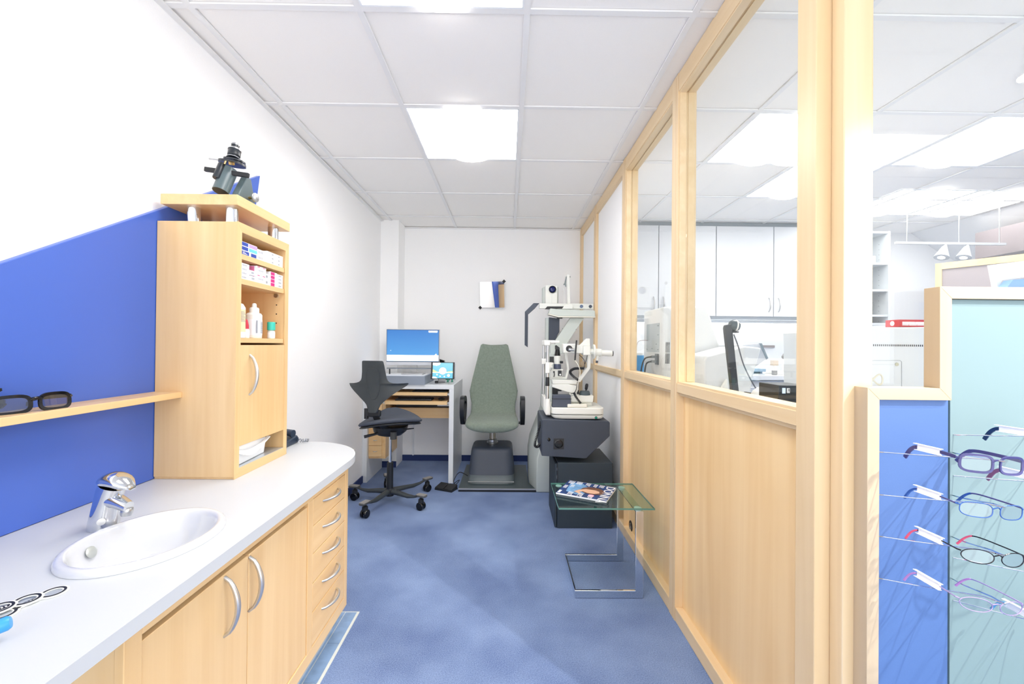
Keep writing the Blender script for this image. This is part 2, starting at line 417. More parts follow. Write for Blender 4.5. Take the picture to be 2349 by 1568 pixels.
# mixer tap
TX, TY = -1.068, 1.112
t = thing('basin_tap', (TX, TY, 0.7455), 'chrome single lever tap at the back of the oval basin', 'tap')
b = B(); rings = []
for z, dx, a in ((0.7457, 0, 0.034), (0.75, 0.0, 0.0345), (0.78, 0.004, 0.0325), (0.81, 0.010, 0.031), (0.84, 0.017, 0.030), (0.856, 0.022, 0.0295)):
    rings.append([(TX + dx + a * math.cos(2 * PI * j / 32), TY + 0.9 * a * math.sin(2 * PI * j / 32), z - (0.35 * a * math.cos(2 * PI * j / 32) if z > 0.83 else 0)) for j in range(32)])
b.loft(rings); b.build('tap_body', CHROME, t, sharp=50)
b = B(); rings = []
for k in range(9):
    f = k / 8; x = TX + 0.012 + 0.066 * f; z = 0.822 - 0.006 * f - 0.012 * f * f; r = 0.025 - 0.009 * f
    rings.append([(x, TY - 0.012 * f + r * math.cos(2 * PI * j / 24), z + r * 0.9 * math.sin(2 * PI * j / 24)) for j in range(24)])
b.loft(rings); b.build('spout', CHROME, t, sharp=50)
B().lathe([(0.011, 0.004), (0.0135, 0.0), (0.0135, -0.010), (0.0115, -0.016), (0.009, -0.016)], (TX + 0.072, TY - 0.011, 0.799), (0.12, 0, 1), 22).build('aerator', STEEL, t)
b = B(); rings = []
for k in range(15):
    f = k / 14; s_ = math.sin(PI * (0.04 + 0.90 * f)); x = TX - 0.014 + 0.098 * f
    z = 0.860 + 0.020 * math.sin(PI * (0.10 + 0.66 * f)) - 0.020 * f * f; w = 0.004 + 0.027 * min(1, 1.25 * s_); hgt = 0.002 + 0.018 * s_
    rings.append([(x, TY - 0.010 * f + w * math.cos(2 * PI * j / 24), z + hgt * math.sin(2 * PI * j / 24)) for j in range(24)])
b.loft(rings); b.build('lever', CHROME, t, sharp=50)
B().lathe([(0.0095, 0), (0.009, 0.0015), (0.001, 0.002)], (TX + 0.0205, TY - 0.0265, 0.772), (0.55, -0.83, 0.1), 20).build('pop_up_knob', SATIN, t)

# base cabinet
def bow(b, p0, p1, out, bulge=0.028, r=0.0055, n=14):
    """arched handle from p0 to p1 bulging along out"""
    P0, P1, O = Vector(p0), Vector(p1), Vector(out)
    pts = [P0.lerp(P1, i / n) + O * (bulge * (math.sin(PI * i / n) ** 0.6 if 0 < i < n else 0)) for i in range(n + 1)]
    b.tube(pts, [r * (0.72 + 0.4 * math.sin(PI * i / n)) for i in range(n + 1)], 10)
    return b
t = thing('base_cabinet', (-0.97, 1.29, 0.0), 'beech base cabinet with two doors and five drawers under the basin worktop', 'cabinet')
F = -0.69
b = B().box(-1.26, F - 0.018, 0.763, 0.783, 0.105, 0.7155).box(-1.26, F - 0.018, 1.795, 1.813, 0.105, 0.7155).box(-1.26, F - 0.03, 0.783, 1.795, 0.105, 0.125).box(-1.26, -1.25, 0.783, 1.795, 0.125, 0.7).box(-1.25, F - 0.03, 1.465, 1.483, 0.125, 0.7)
b.build('body', WZ, t)
for y0, y1, z0, z1 in ((0.761, 0.799, 0.105, 0.7155), (1.456, 1.494, 0.152, 0.682), (1.786, 1.815, 0.105, 0.7155)):
    B().box(F - 0.018, F, y0, y1, z0, z1).build('face_stile', WZ, t, bevel=0.0015)
for z0, z1 in ((0.682, 0.7155), (0.105, 0.152)): B().box(F - 0.018, F, 0.799, 1.786, z0, z1).build('face_rail', WY, t, bevel=0.0015)
for k, (y0, y1, hy) in enumerate(((0.801, 1.1255, 1.033), (1.1285, 1.454, 1.131))):
    d = B().box(F - 0.02, F - 0.003, y0, y1, 0.154, 0.668).build('door', WZ, t, bevel=0.0015)
    bow(B(), (F - 0.004, hy + 0.001, 0.514), (F - 0.004, hy, 0.66), (1, 0, 0), 0.034, 0.006).build('handle', SATIN, d)
zs = [0.154, 0.274, 0.377, 0.483, 0.583, 0.680]
for k in range(5):
    d = B().box(F - 0.02, F - 0.001, 1.496, 1.784, zs[k] + 0.0015, zs[k + 1] - 0.0015).build('drawer', WY, t, bevel=0.0015)
    zm = zs[k + 1] - 0.034
    bow(B(), (F - 0.002, 1.572, zm), (F - 0.002, 1.705, zm), (1, 0, 0), 0.03, 0.005).build('handle', SATIN, d)
B().box(-1.25, -0.745, 0.78, 1.80, 0.006, 0.105).build('plinth', pm('grey_plinth', (176, 188, 200), 0.35), t)

# tall wall cabinet standing on the worktop
t = thing('tall_cabinet', (-1.12, 1.68, 0.7452), 'tall beech cabinet with open shelves and a door standing on the worktop', 'cabinet')
X0, X1, Y0, Y1, Z0, Z1 = -1.268, -0.98, 1.503, 1.855, 0.7455, 1.677
B().box(X0, X1 - 0.004, Y0, Y0 + 0.022, Z0 + 0.008, Z1 - 0.002).build('side_panel', WZ, t, bevel=0.001)
B().box(X0, X1 - 0.004, Y1 - 0.022, Y1, Z0 + 0.008, Z1 - 0.002).build('side_panel', WZ, t, bevel=0.001)
B().box(X0, X1 - 0.005, Y0 + 0.022, Y1 - 0.022, 1.643, Z1 - 0.002).build('top_panel', WY, t)
B().box(X0, X1 - 0.005, Y0 + 0.004, Y1 - 0.004, Z0, 0.757).build('bottom_panel', WY, t)
B().box(X0, X0 + 0.008, Y0 + 0.022, Y1 - 0.022, Z0 + 0.01, 1.643).build('back_panel', WZ, t)
e = 0.026
for Y_, s in ((Y0, 1), (Y1, -1)): B().prism([(Y_, Z1), (Y_ + s * e, Z1 - 0.034), (Y_ + s * e, Z0 + 0.034), (Y_, Z0)], 'x', X1 - 0.004, X1).build('edge_stile', WZ, t)
for Z_, s in ((Z1, -1), (Z0, 1)): B().prism([(Y0 + 0.001, Z_), (Y1 - 0.001, Z_), (Y1 - e, Z_ + s * 0.034), (Y0 + e, Z_ + s * 0.034)], 'x', X1 - 0.004, X1).build('edge_rail', WY, t)
for z0, z1 in ((1.547, 1.566), (1.455, 1.475), (1.238, 1.256), (0.757, 0.776)):
    B().box(X0 + 0.008, X1 - 0.006, Y0 + 0.022, Y1 - 0.022, z0, z1).build('shelf', WY, t)
d = B().box(X1 - 0.016, X1 - 0.001, 1.531, 1.829, 0.858, 1.229).build('door', WZ, t, bevel=0.001)
bow(B(), (X1 - 0.002, 1.585, 1.041), (X1 - 0.002, 1.586, 1.192), (1, 0, 0), 0.03, 0.006).build('handle', SATIN, d)
B().box(-1.15, X1 - 0.001, 1.529, 1.829, 0.776, 0.781).box(X1 - 0.003, X1 - 0.001, 1.529, 1.829, 0.768, 0.776).build('metal_tray', pm('aluminium_strip', (198, 204, 210), 0.3, metal=0.6), t)
B().cyl((-1.02, 1.825, 1.445), 0.009, 0.01, (0, 1, 0), 14).build('shelf_pin', STEEL, t)
for z in (1.405, 1.365, 1.325): B().cyl((-1.02, 1.8322, z), 0.0028, 0.0012, (0, 1, 0), 8).build('pin_hole', BLACK, t)
# canopy board on four chrome tubes
for x, y in ((-1.165, 1.54), (-1.025, 1.54), (-1.215, 1.72), (-1.02, 1.80)):
    B().cyl((x, y, Z1), 0.0205, 0.059, n=28).build('standoff_tube', CHROME, t)
B().box(-1.258, -0.982, 1.503, 1.864, 1.7355, 1.7735).build('canopy_board', WY, t, bevel=0.0015)

# wall shelf with glasses
tag(B().box(-1.2695, -1.17, 0.2, 1.5025, 1.0385, 1.0595).build('wall_shelf', WY, loc=(-1.22, 0.85, 1.0385), bevel=0.0015),
    'thin beech shelf running along the blue board to the tall cabinet', 'shelf')

def rim_pts(cx, cz, a, b, p=2.6, n=28):
    out = []
    for i in range(n):
        q = 2 * PI * i / n; c, s_ = math.cos(q), math.sin(q)
        out.append((cx + a * math.copysign(abs(c) ** (2 / p), c), cz + b * math.copysign(abs(s_) ** (2 / p), s_)))
    return out
def spectacles(name, M, label, cat, frame, lens, temple=None, w=0.135, hh=0.017, r=0.0012, p=2.6, tr=0.0016, tips=None, tag_on=None, group=None, temp_len=0.13, both=True, flat=False, inward=0.0, drop=0.032):
    """glasses in a local frame: x along the front, z up, the temples run towards +y"""
    o = M.translation
    t = thing(name, tuple(o), label, cat, group)
    ORG[t.name] = Vector((0, 0, 0)); t.matrix_world = M
    lw = w * 0.205; cx = w * 0.26
    bow_ = lambda x: 0.35 * x * x / w
    b = B()
    for s in (-1, 1):
        b.tube([(x, bow_(x), z) for x, z in rim_pts(s * cx, 0, lw, hh, p)], r, 8, closed=True, flat=(r * 0.9, r * 1.8) if flat else None, up=(0, 1, 0))
    b.tube(bez([(-cx + lw, bow_(cx - lw), hh * 0.35), (0, -0.002, hh * 0.62), (cx - lw, bow_(cx - lw), hh * 0.35)], 5), r * 1.3, 8)
    for s in (-1, 1): b.tube([(s * (cx + lw), bow_(cx + lw), hh * 0.45), (s * w * 0.5, 0.014, hh * 0.5)], r * 1.6, 8)
    b.build('frame', frame, t)
    for s in (-1, 1):
        pts = rim_pts(s * cx, 0, lw, hh, p)
        n = len(pts)
        bb = B(); bb.loft([[(x, bow_(x) - 0.0006, z) for x, z in pts], [(x, bow_(x) + 0.0006, z) for x, z in pts]]); bb.build('lens', lens, t)
        if not flat:
            B().ell((s * 0.008, 0.006, -hh * 0.2), 0.0012, 0.003, 0.005, 8).build('nose_pad', LENS, t)
    for s in (-1, 1):
        if not both and s > 0: continue
        x = s * w * 0.5; xi = x - s * inward
        m0 = (x, 0.014, hh * 0.5); L = temp_len
        pts = bez([m0, (x - s * inward * .3, L * 0.35, hh * 0.5 + 0.001), (xi, L * 0.72, hh * 0.5), (xi, L * 0.88, hh * 0.5 - 0.010), (xi - s * 0.002, L, hh * 0.5 - drop)], 6)
        k = int(len(pts) * 0.56)
        tt = B().tube(pts[:k + 1], tr, 8, flat=(tr * 1.9, tr * 0.6) if flat else None, up=(0, 0, 1)).build('temple', temple or frame, t)
        B().tube(pts[k:], [tr * (1.35 + 0.5 * i / (len(pts) - k)) for i in range(len(pts) - k)], 8, flat=(tr * 2.1, tr * 0.8) if flat else None, up=(0, 0, 1)).build('temple_tip', tips or temple or frame, tt)
        if tag_on and s < 0:
            q0, q1 = pts[int(len(pts) * 0.24)], pts[int(len(pts) * 0.52)]
            g = B(); d = tag_on
            g.tube([q0, q1], 1, flat=(0.0085 * d, 0.0016), up=(0, 0, 1))
            g.tube([(q0[0] - .002, q0[1] - 0.004, q0[2] + 0.0085 * d), (q1[0] - .002, q1[1] + 0.006, q1[2] + 0.0085 * d)], 1, flat=(0.0006, 0.0035), up=(0, 0, 1))
            g.tube([(q0[0] - .002, q0[1] - 0.002, q0[2] - 0.0085 * d), (q1[0] - .002, q1[1] + 0.003, q1[2] - 0.0085 * d)], 1, flat=(0.0006, 0.0035), up=(0, 0, 1))
            g.build('price_tag', pm('white_tag', (248, 249, 252), 0.5), tt)
    return t
Rz = lambda a: Matrix.Rotation(math.radians(a), 4, 'Z')
Ry = lambda a: Matrix.Rotation(math.radians(a), 4, 'Y')
Rx = lambda a: Matrix.Rotation(math.radians(a), 4, 'X')
T = Matrix.Translation
# front along the shelf edge, temples folded towards the wall
BF = pm('black_acetate', (22, 22, 26), 0.12)
spectacles('sunglasses', T((-1.195, 1.062, 1.0815)) @ Rz(78) @ Rx(-6), 'black framed grey tinted glasses lying open on the wall shelf', 'glasses', BF, TINT,
           w=0.165, hh=0.0205, r=0.0022, p=3.2, tr=0.0026, temp_len=0.075, flat=True, drop=0.012, inward=0.055)
spectacles('sunglasses', T((-1.247, 0.935, 1.104)) @ Rz(66) @ Rx(14), 'brown tinted glasses behind the grey tinted pair on the wall shelf', 'glasses', BF, TINTB,
           w=0.165, hh=0.024, r=0.0016, p=3.0, tr=0.0022, temp_len=0.05, flat=True, drop=0.04, inward=0.03)

# ---- cartons and bottles in the tall cabinet
PAPER = pm('white_carton', (243, 244, 247), 0.6)
INK = pm('grey_print', (150, 154, 162), 0.7); PINK = pm('pink_print', (232, 128, 178), 0.6); MAG = pm('magenta_print', (206, 44, 128), 0.6)
BLP = pm('blue_print', (44, 74, 170), 0.6); LIL = pm('lilac_print', (190, 160, 226), 0.6); CYA = pm('cyan_print', (110, 200, 226), 0.6)
XS = -0.99
def carton(y0, y1, z0, z1, label, group, kind='bars', depth=0.11, x=XS, side=None, tilt=0):
    t = thing('lens_carton', (x - depth / 2, (y0 + y1) / 2, z0), label, 'box', group)
    c = B().box(x - depth, x, y0, y1, z0, z1).build('carton', PAPER, t, bevel=0.0006)
    h = z1 - z0; w = y1 - y0; b = B(); e = 0.0004
    if kind == 'bars':      # barcode on the end flap
        n = 9
        for i in range(n):
            yy = y0 + w * (0.22 + 0.5 * i / n); b.box(x, x + e, yy, yy + w * 0.02, z0 + h * 0.3, z0 + h * 0.72)
        b.build('barcode', INK, t)
    elif kind == 'blue':
        b.box(x, x + e, y0 + w * 0.08, y0 + w * 0.5, z0 + h * 0.1, z0 + h * 0.9); b.box(x, x + e, y0 + w * 0.62, y0 + w * 0.95, z0 + h * 0.1, z0 + h * 0.9); b.build('printed_band', BLP, t)
        bb = B()
        for i in range(3): bb.box(x + e, x + 2 * e, y0 + w * 0.13, y0 + w * (0.4 - 0.08 * i), z0 + h * (0.25 + 0.2 * i), z0 + h * (0.33 + 0.2 * i))
        bb.build('lettering', PAPER, t)
    elif kind == 'lilac':
        b.box(x, x + e, y0 + w * 0.5, y1 - 0.001, z0 + h * 0.1, z0 + h * 0.9).build('printed_band', LIL, t); B().box(x, x + e, y0 + w * 0.08, y0 + w * 0.44, z0 + h * 0.1, z0 + h * 0.9).build('printed_band', BLP, t)
    elif kind == 'cyan':
        b.box(x, x + e, y0 + w * 0.5, y1 - 0.001, z0 + h * 0.15, z0 + h * 0.9).build('printed_band', CYA, t); B().box(x, x + e, y0 + w * 0.08, y0 + w * 0.44, z0 + h * 0.1, z0 + h * 0.9).build('printed_band', BLP, t)
    elif kind == 'pink':
        b.box(x - depth + .001, x - 0.008, y0 - e, y0, z0 + 0.002, z1 - 0.002); b.box(x - depth + .001, x - 0.012, y0 + .002, y1 - .002, z1, z1 + e); b.build('printed_side', PINK, t)
        bb = B(); bb.box(x, x + e, y0 + w * 0.12, y0 + w * 0.34, z1 - h * 0.14, z1 - h * 0.06); bb.box(x, x + e, y0 + w * 0.66, y0 + w * 0.9, z1 - h * 0.14, z1 - h * 0.06); bb.build('printed_mark', MAG, t)
        bb = B()
        for i in range(10): bb.box(x, x + e, y0 + w * (0.2 + 0.055 * i), y0 + w * (0.222 + 0.055 * i), z0 + h * 0.4, z0 + h * 0.58)
        bb.build('barcode', INK, t)
    elif kind == 'magenta':
        b.box(x, x + e, y0 + w * 0.05, y0 + w * 0.62, z0 + h * 0.05, z1 - h * 0.08).build('printed_band', MAG, t)
    elif kind == 'plain':
        for i in range(2): b.box(x, x + e, y0 + w * (0.3 + 0.4 * i), y0 + w * (0.38 + 0.4 * i), z0 + h * 0.35, z0 + h * 0.6)
        b.build('lettering', INK, t)
    return t
g1, g2 = 'lens cartons on the top shelf', 'lens cartons on the second shelf'
z = 1.5662
for k, (kind, lab) in enumerate((('blue', 'blue and white lens carton at the bottom of the front stack, top shelf'), ('cyan', 'blue and cyan lens carton in the middle of the front stack, top shelf'), ('lilac', 'blue and lilac lens carton on top of the front stack, top shelf'))):
    carton(1.536, 1.638, z + 0.0165 * k, z + 0.0163 * (k + 1), lab, g1, kind)
b = B(); t = None
for k in range(2): carton(1.641, 1.700, z + 0.022 * k, z + 0.0218 * (k + 1), ('lower', 'upper')[k] + ' small white carton between the blue stack and the big white cartons', g1, 'bars', 0.10, XS - 0.004)
for k in range(3): carton(1.704, 1.824, z + 0.0165 * k, z + 0.0163 * (k + 1), ('bottom', 'middle', 'top')[k] + ' long white carton at the far end of the top shelf', g1, 'plain', 0.15)
z = 1.4752
for k in range(4): carton(1.536, 1.590, z + 0.0152 * k, z + 0.015 * (k + 1), ('lowest', 'second lowest', 'second highest', 'highest')[k] + ' white barcoded carton in the front stack, second shelf', g2, 'bars')
for k in range(2): carton(1.594 - 0.002 * k, 1.630 - 0.004 * k, z + 0.023 * k, z + (0.0195, 0.041)[k], ('lower', 'upper')[k] + ' slim white carton between front stack and pink cartons', g2, 'bars', 0.09, XS + 0.002)
for k in range(2): carton(1.634, 1.700, z + 0.033 * k, z + 0.0328 * (k + 1), ('lower', 'upper')[k] + ' tall pink sided carton, second shelf', g2, 'pink')
for k in range(2): carton(1.704, 1.728, z + 0.024 * k, z + 0.0238 * (k + 1), ('lower', 'upper')[k] + ' narrow white carton beside the pink sided ones', g2, 'bars', 0.1, XS - 0.006)
for k in range(4): carton(1.731, 1.780, z + 0.0152 * k, z + 0.015 * (k + 1), ('lowest', 'second lowest', 'second highest', 'highest')[k] + ' carton with magenta band beside the narrow white ones', g2, 'magenta')
for k in range(4): carton(1.783, 1.826, z + 0.0145 * k, z + 0.0143 * (k + 1), ('lowest', 'second lowest', 'second highest', 'highest')[k] + ' white barcoded carton in the rear stack, second shelf', g2, 'bars')
# bottles, third shelf
z = 1.2562
t = thing('cleaner_bottle', (-1.0, 1.555, z), 'flat bottle with cream label and white cap beside the cabinet edge', 'bottle')
b = B(); b.loft([sup(-1.014, 1.549, a, bb, 4, 24, zz) for a, bb, zz in ((0.03, 0.0195, z), (0.031, 0.0205, z + 0.003), (0.031, 0.0205, z + 0.112), (0.024, 0.015, z + 0.126), (0.012, 0.010, z + 0.131))]); b.build('bottle', PAPER, t)
B().loft([sup(-1.014, 1.549, 0.0313, 0.0208, 4, 24, zz) for zz in (z + 0.022, z + 0.105)]).build('label', pm('cream_label', (247, 224, 178), 0.6), t)
B().cyl((-1.014, 1.549, z + 0.13), 0.010, 0.016).build('cap', WHITE2, t)
b = B()
for i in range(9): b.box(-0.9828, -0.9823, 1.534, 1.562 - 0.005 * (i % 3), z + 0.06 + 0.0045 * i, z + 0.0615 + 0.0045 * i)
b.build('lettering', INK, t)
t = thing('dropper_bottle', (-1.0, 1.5915, z), 'small white bottle with red cap behind the cream labelled bottle', 'bottle')
B().lathe([(0.011, 0), (0.0115, 0.002), (0.0115, 0.030), (0.008, 0.036)], (-1.0, 1.5915, z)).build('bottle', WHITE2, t)
B().lathe([(0.009, 0.033), (0.009, 0.048), (0.006, 0.062), (0.004, 0.07)], (-1.0, 1.5915, z)).build('cap', pm('red_cap', (200, 48, 70), 0.4), t)
B().lathe([(0.0117, 0.006), (0.0117, 0.026)], (-1.0, 1.5915, z), cap=False).build('label', PAPER, t)
t = thing('solution_bottle', (-1.012, 1.658, z), 'white contact lens solution bottle with stepped nozzle cap', 'bottle')
B().loft([sup(-1.012, 1.660, a, bb * 0.86, 3, 26, z + zz) for a, bb, zz in ((0.022, 0.032, 0), (0.0235, 0.0345, 0.003), (0.0235, 0.0345, 0.092), (0.020, 0.028, 0.099), (0.012, 0.014, 0.102))]).build('bottle', WHITE2, t)
B().lathe([(0.0175, 0.1), (0.0175, 0.117), (0.015, 0.121), (0.009, 0.123), (0.0075, 0.136), (0.004, 0.139)], (-1.012, 1.660, z)).build('cap', WHITE2, t)
B().loft([sup(-1.012, 1.660, 0.0238, 0.0302, 3, 26, z + zz) for zz in (0.012, 0.074)]).build('label', PAPER, t)
b = B()
for i in range(12): b.box(-0.9884, -0.9878, 1.664, 1.678, z + 0.02 + 0.004 * i, z + 0.022 + 0.004 * i)
b.box(-0.9884, -0.9878, 1.636, 1.644, z + 0.02, z + 0.07); b.build('lettering', INK, t)
t = thing('dropper_bottle', (-1.005, 1.768, z), 'small clear bottle with turquoise cap, white label', 'bottle')
B().lathe([(0.0135, 0), (0.0145, 0.002), (0.0145, 0.03), (0.01, 0.036)], (-1.005, 1.768, z)).build('bottle', pm('milky_plastic', (226, 230, 224), 0.2), t)
B().lathe([(0.0155, 0.036), (0.0155, 0.068), (0.014, 0.07)], (-1.005, 1.768, z)).build('cap', pm('turquoise_cap', (64, 196, 176), 0.4), t)
B().lathe([(0.0148, 0.003), (0.0148, 0.026)], (-1.005, 1.768, z), cap=False).build('label', PAPER, t)
# paper towels in the tray below the door
t = thing('paper_towel', (-1.08, 1.62, 0.7812), 'stack of white paper towels hanging out of the tall cabinet above the tray', 'paper towels')
b = B(); P1 = []
for f in range(9):
    x = -0.992 - 0.002 * f; yy = 1.533 + 0.026 * f
    P1.append([(x, yy, 0.855 - 0.001 * f), (x - 0.004, yy + 0.006, 0.82), (x - 0.006, yy, 0.783), (-1.12, yy, 0.783), (-1.12, yy, 0.855)])
b.loft(P1).build('folded_sheets', WHITE, t)
b = B(); top = bez([(-0.983, 1.533, 0.842), (-0.981, 1.60, 0.826), (-0.984, 1.68, 0.832), (-0.99, 1.745, 0.849)], 5); bot = bez([(-0.984, 1.533, 0.83), (-0.982, 1.60, 0.808), (-0.985, 1.66, 0.816), (-0.99, 1.745, 0.845)], 5)
b.loft([[a_, (a_[0] - 0.012, a_[1], a_[2] + 0.003), (c_[0] - 0.012, c_[1], c_[2]), c_] for a_, c_ in zip(top, bot)]).build('loose_sheet', PAPER, t)

# ---- old keratometer on the canopy board
KZ = 1.7737; SH_Y = -0.03
_B = B
class B(_B):
    def __init__(s): _B.__init__(s); s.M = Matrix.Translation((0.016, SH_Y, -0.001))
HAM = pm('hammered_black', (38, 44, 50), 0.22, bump=0.2, bscale=900); HAMG = pm('grey_green_enamel', (88, 104, 108), 0.3); BRASS = pm('brass', (202, 170, 110), 0.25, metal=1)
t = thing('keratometer', (-1.07, 1.60, KZ), 'old black eye measuring instrument standing on top of the tall cabinet', 'instrument')
ax = Vector((0.16, 0.42, 0.90)).normalized()
def kt(c, prof, a=ax, n=26): return B().lathe(prof, c, a, n)
base = Vector((-1.088, 1.615, KZ))
B().prism([(1.60, KZ), (1.70, KZ), (1.70, KZ + 0.02), (1.672, KZ + 0.11), (1.648, KZ + 0.11), (1.60, KZ + 0.03)], 'x', -1.062, -1.035).build('stand', HAMG, t, bevel=0.003)
bt = Vector((-1.095, 1.585, KZ + 0.028)); a1 = Vector((0.13, 0.30, 0.94)).normalized()
b = B().lathe([(0.026, 0), (0.0275, 0.0), (0.0275, 0.10), (0.0255, 0.10)], bt, a1, 30, cap=False).lathe([(0.0262, 0.0), (0.0262, 0.1)], bt, a1, 30, cap=False); b.build('lamp_tube', HAMG, t)
B().lathe([(0.0262, 0.0), (0.024, 0.001), (0.021, 0.02), (0.001, 0.03)], bt, a1, 30).build('tube_interior', BLACK, t)
B().lathe([(0.0125, 0), (0.0135, 0.002), (0.0135, 0.062), (0.012, 0.066)], bt + Vector((-0.008, -0.012, 0.045)), a1).build('small_tube', HAM, t)
B().tube([(-1.165, 1.60, KZ + 0.118), (-1.0, 1.60, KZ + 0.096)], 1, flat=(0.0085, 0.006), up=(0, 0, 1)).build('cross_bar', BLACK, t, bevel=0.002)
pc = Vector((-1.073, 1.615, KZ + 0.142))
B().loft([[tuple(pc + Vector((x * 0.046, y * 0.032, -x * 0.006 + zz))) for x, y, _ in sup(0, 0, 1, 1, 2.6, 28)] for zz in (0.0, 0.009)]).loft([[tuple(pc + Vector((0.006 + x * 0.036, 0.004 + y * 0.028, -x * 0.005 + zz))) for x, y, _ in sup(0, 0, 1, 1, 2.6, 28)] for zz in (0.014, 0.02)]).cyl(pc + Vector((0.018, 0.004, 0.008)), 0.013, 0.008).build('turntable_plate', HAM, t)
B().tube([(-1.15, 1.6, KZ + 0.158), (-1.11, 1.6, KZ + 0.154)], 0.003).build('lever', STEEL, t)
B().cyl((-1.05, 1.578, KZ + 0.128), 0.010, 0.009, (0.25, -0.5, 0.8)).build('screw', BRASS, t)
B().cyl((-1.077, 1.578, KZ + 0.128), 0.0035, 0.014, a1).build('screw', BRASS, t)
ec = pc + Vector((0.004, 0.0, 0.022)); a2 = Vector((-0.03, 0.22, 0.97)).normalized()
B().lathe([(0.024, 0), (0.020, 0.008), (0.017, 0.012)], ec, a2).build('collar', CHROME, t)
B().lathe([(0.020, 0.012), (0.0215, 0.014), (0.0215, 0.034), (0.018, 0.040)], ec, a2).build('ocular_body', HAM, t)
B().lathe([(0.0225, 0.036), (0.0225, 0.041), (0.016, 0.044)], ec, a2).build('ring', STEEL, t)
B().lathe([(0.0145, 0.043), (0.013, 0.056), (0.0135, 0.058), (0.0135, 0.064), (0.011, 0.065)], ec, a2).build('eyepiece', HAM, t)
B().lathe([(0.0142, 0.058), (0.0142, 0.0625)], ec, a2, cap=False).build('ring', STEEL, t)
B().lathe([(0.016, 0), (0.018, 0.002), (0.018, 0.006), (0.015, 0.008)], (-1.012, 1.655, KZ + 0.032), (1, -0.15, 0)).build('knob', STEEL, t)
B().cyl((-1.04, 1.66, KZ + 0.032), 0.0055, 0.03, (1, -0.15, 0)).build('knob_shaft', BRASS, t)
B().box(-1.11, -1.03, 1.60, 1.71, KZ, KZ + 0.008).build('foot', HAM, t, bevel=0.002)
B = _B

# ---- telephone
PH = pm('navy_phone', (42, 56, 76), 0.35)
t = thing('telephone', (-1.10, 2.0, 0.7452), 'dark navy desk telephone behind the tall cabinet on the worktop', 'telephone')
B().prism([(1.90, 0.7455), (2.075, 0.7455), (2.08, 0.765), (2.06, 0.785), (1.90, 0.765)], 'x', -1.2, -1.035).build('base', PH, t, bevel=0.006)
hs = B(); rr_ = []
for k in range(13):
    f = k / 12; m = math.sin(PI * f)
    rr_.append([(-1.185 + 0.145 * f, 2.03 + 0.024 * math.cos(2 * PI * j / 16), 0.797 + 0.012 * m + (0.018 - 0.006 * m) * math.sin(2 * PI * j / 16)) for j in range(16)])
hs.loft(rr_)
hs.build('handset', PH, t, sharp=60)
b = B(); coil(bez([(-1.045, 2.05, 0.775), (-1.02, 2.06, 0.757), (-1.0, 2.065, 0.7575), (-0.985, 2.068, 0.756)], 4), 0.0075, 0.0012, 7, b).build('coiled_cord', PH, t)

# ---- flip lenses, tube and capped case on the worktop
def lens_ring(x, y, z, a, label, tip=0.0):
    t = thing('lens_flipper', (x, y, z), label, 'test lens', 'black and white test lens holders on the worktop')
    M = T((x, y, z)) @ Rz(a) @ Rx(tip)
    b = B(); b.M = M; b.lathe([(0.0125, 0), (0.022, 0), (0.022, 0.002), (0.0125, 0.002), (0.0125, 0)], cap=False, n=36); b.box(-0.052, -0.019, -0.008, 0.008, 0, 0.002); b.build('ring', WHITE2, t)
    b = B(); b.M = M; b.lathe([(0.0145, 0.002), (0.0185, 0.002), (0.0185, 0.0026), (0.0145, 0.0026), (0.0145, 0.002)], cap=False, n=36); b.box(-0.05, -0.018, -0.006, 0.006, 0.002, 0.0026); b.build('printed_ring', BLACK, t)
    b = B(); b.M = M
    for i in range(5): b.box(-0.047 + 0.005 * i, -0.0445 + 0.005 * i, -0.003, 0.003, 0.0026, 0.0028)
    b.build('numerals', WHITE2, t)
    b = B(); b.M = M; b.cyl((0, 0, 0.0004), 0.0124, 0.001, n=30); b.build('lens', LENS, t)
lens_ring(-0.886, 0.824, 0.7455, 72, 'test lens ring at the end of the row, lying furthest from the basin edge')
lens_ring(-0.906, 0.797, 0.7475, 60, 'test lens ring overlapping its neighbours, second in the row')
lens_ring(-0.925, 0.770, 0.7485, 40, 'test lens ring cut by the photo edge, behind the others')
lens_ring(-0.905, 0.757, 0.7455, 95, 'test lens ring at the very edge of the photo, in front')
t = thing('capped_tube', (-0.834, 0.69, 0.7455), 'clear plastic tube with bright blue cap cut by the photo edge', 'tube')
b = B(); b.cyl((-0.876, 0.656, 0.7585), 0.0105, 0.062, (0.75, 0.62, 0.18)).build('tube', glassy('clear_plastic', (0.93, 0.95, 0.96), 0.1), t)
B().lathe([(0.0115, 0), (0.0115, 0.009), (0.009, 0.013), (0.001, 0.014)], Vector((-0.876, 0.656, 0.7585)) + Vector((0.75, 0.62, 0.18)).normalized() * 0.058, (0.75, 0.62, 0.18)).build('cap', pm('sky_blue_cap', (60, 160, 228), 0.35), t)
# socket on the left wall
t = thing('wall_socket', (-1.289, 3.476, 0.27), 'white wall socket low on the white wall beside the desk', 'socket')
B().box(-1.2895, -1.279, 3.436, 3.516, 0.268, 0.348).build('plate', WHITE2, t, bevel=0.002)
B().lathe([(0.021, 0.0), (0.021, 0.0015), (0.018, 0.0015), (0.018, -0.004), (0.001, -0.004)], (-1.279, 3.476, 0.308), (1, 0, 0)).build('insert', pm('socket_shade', (205, 205, 200), 0.4), t)

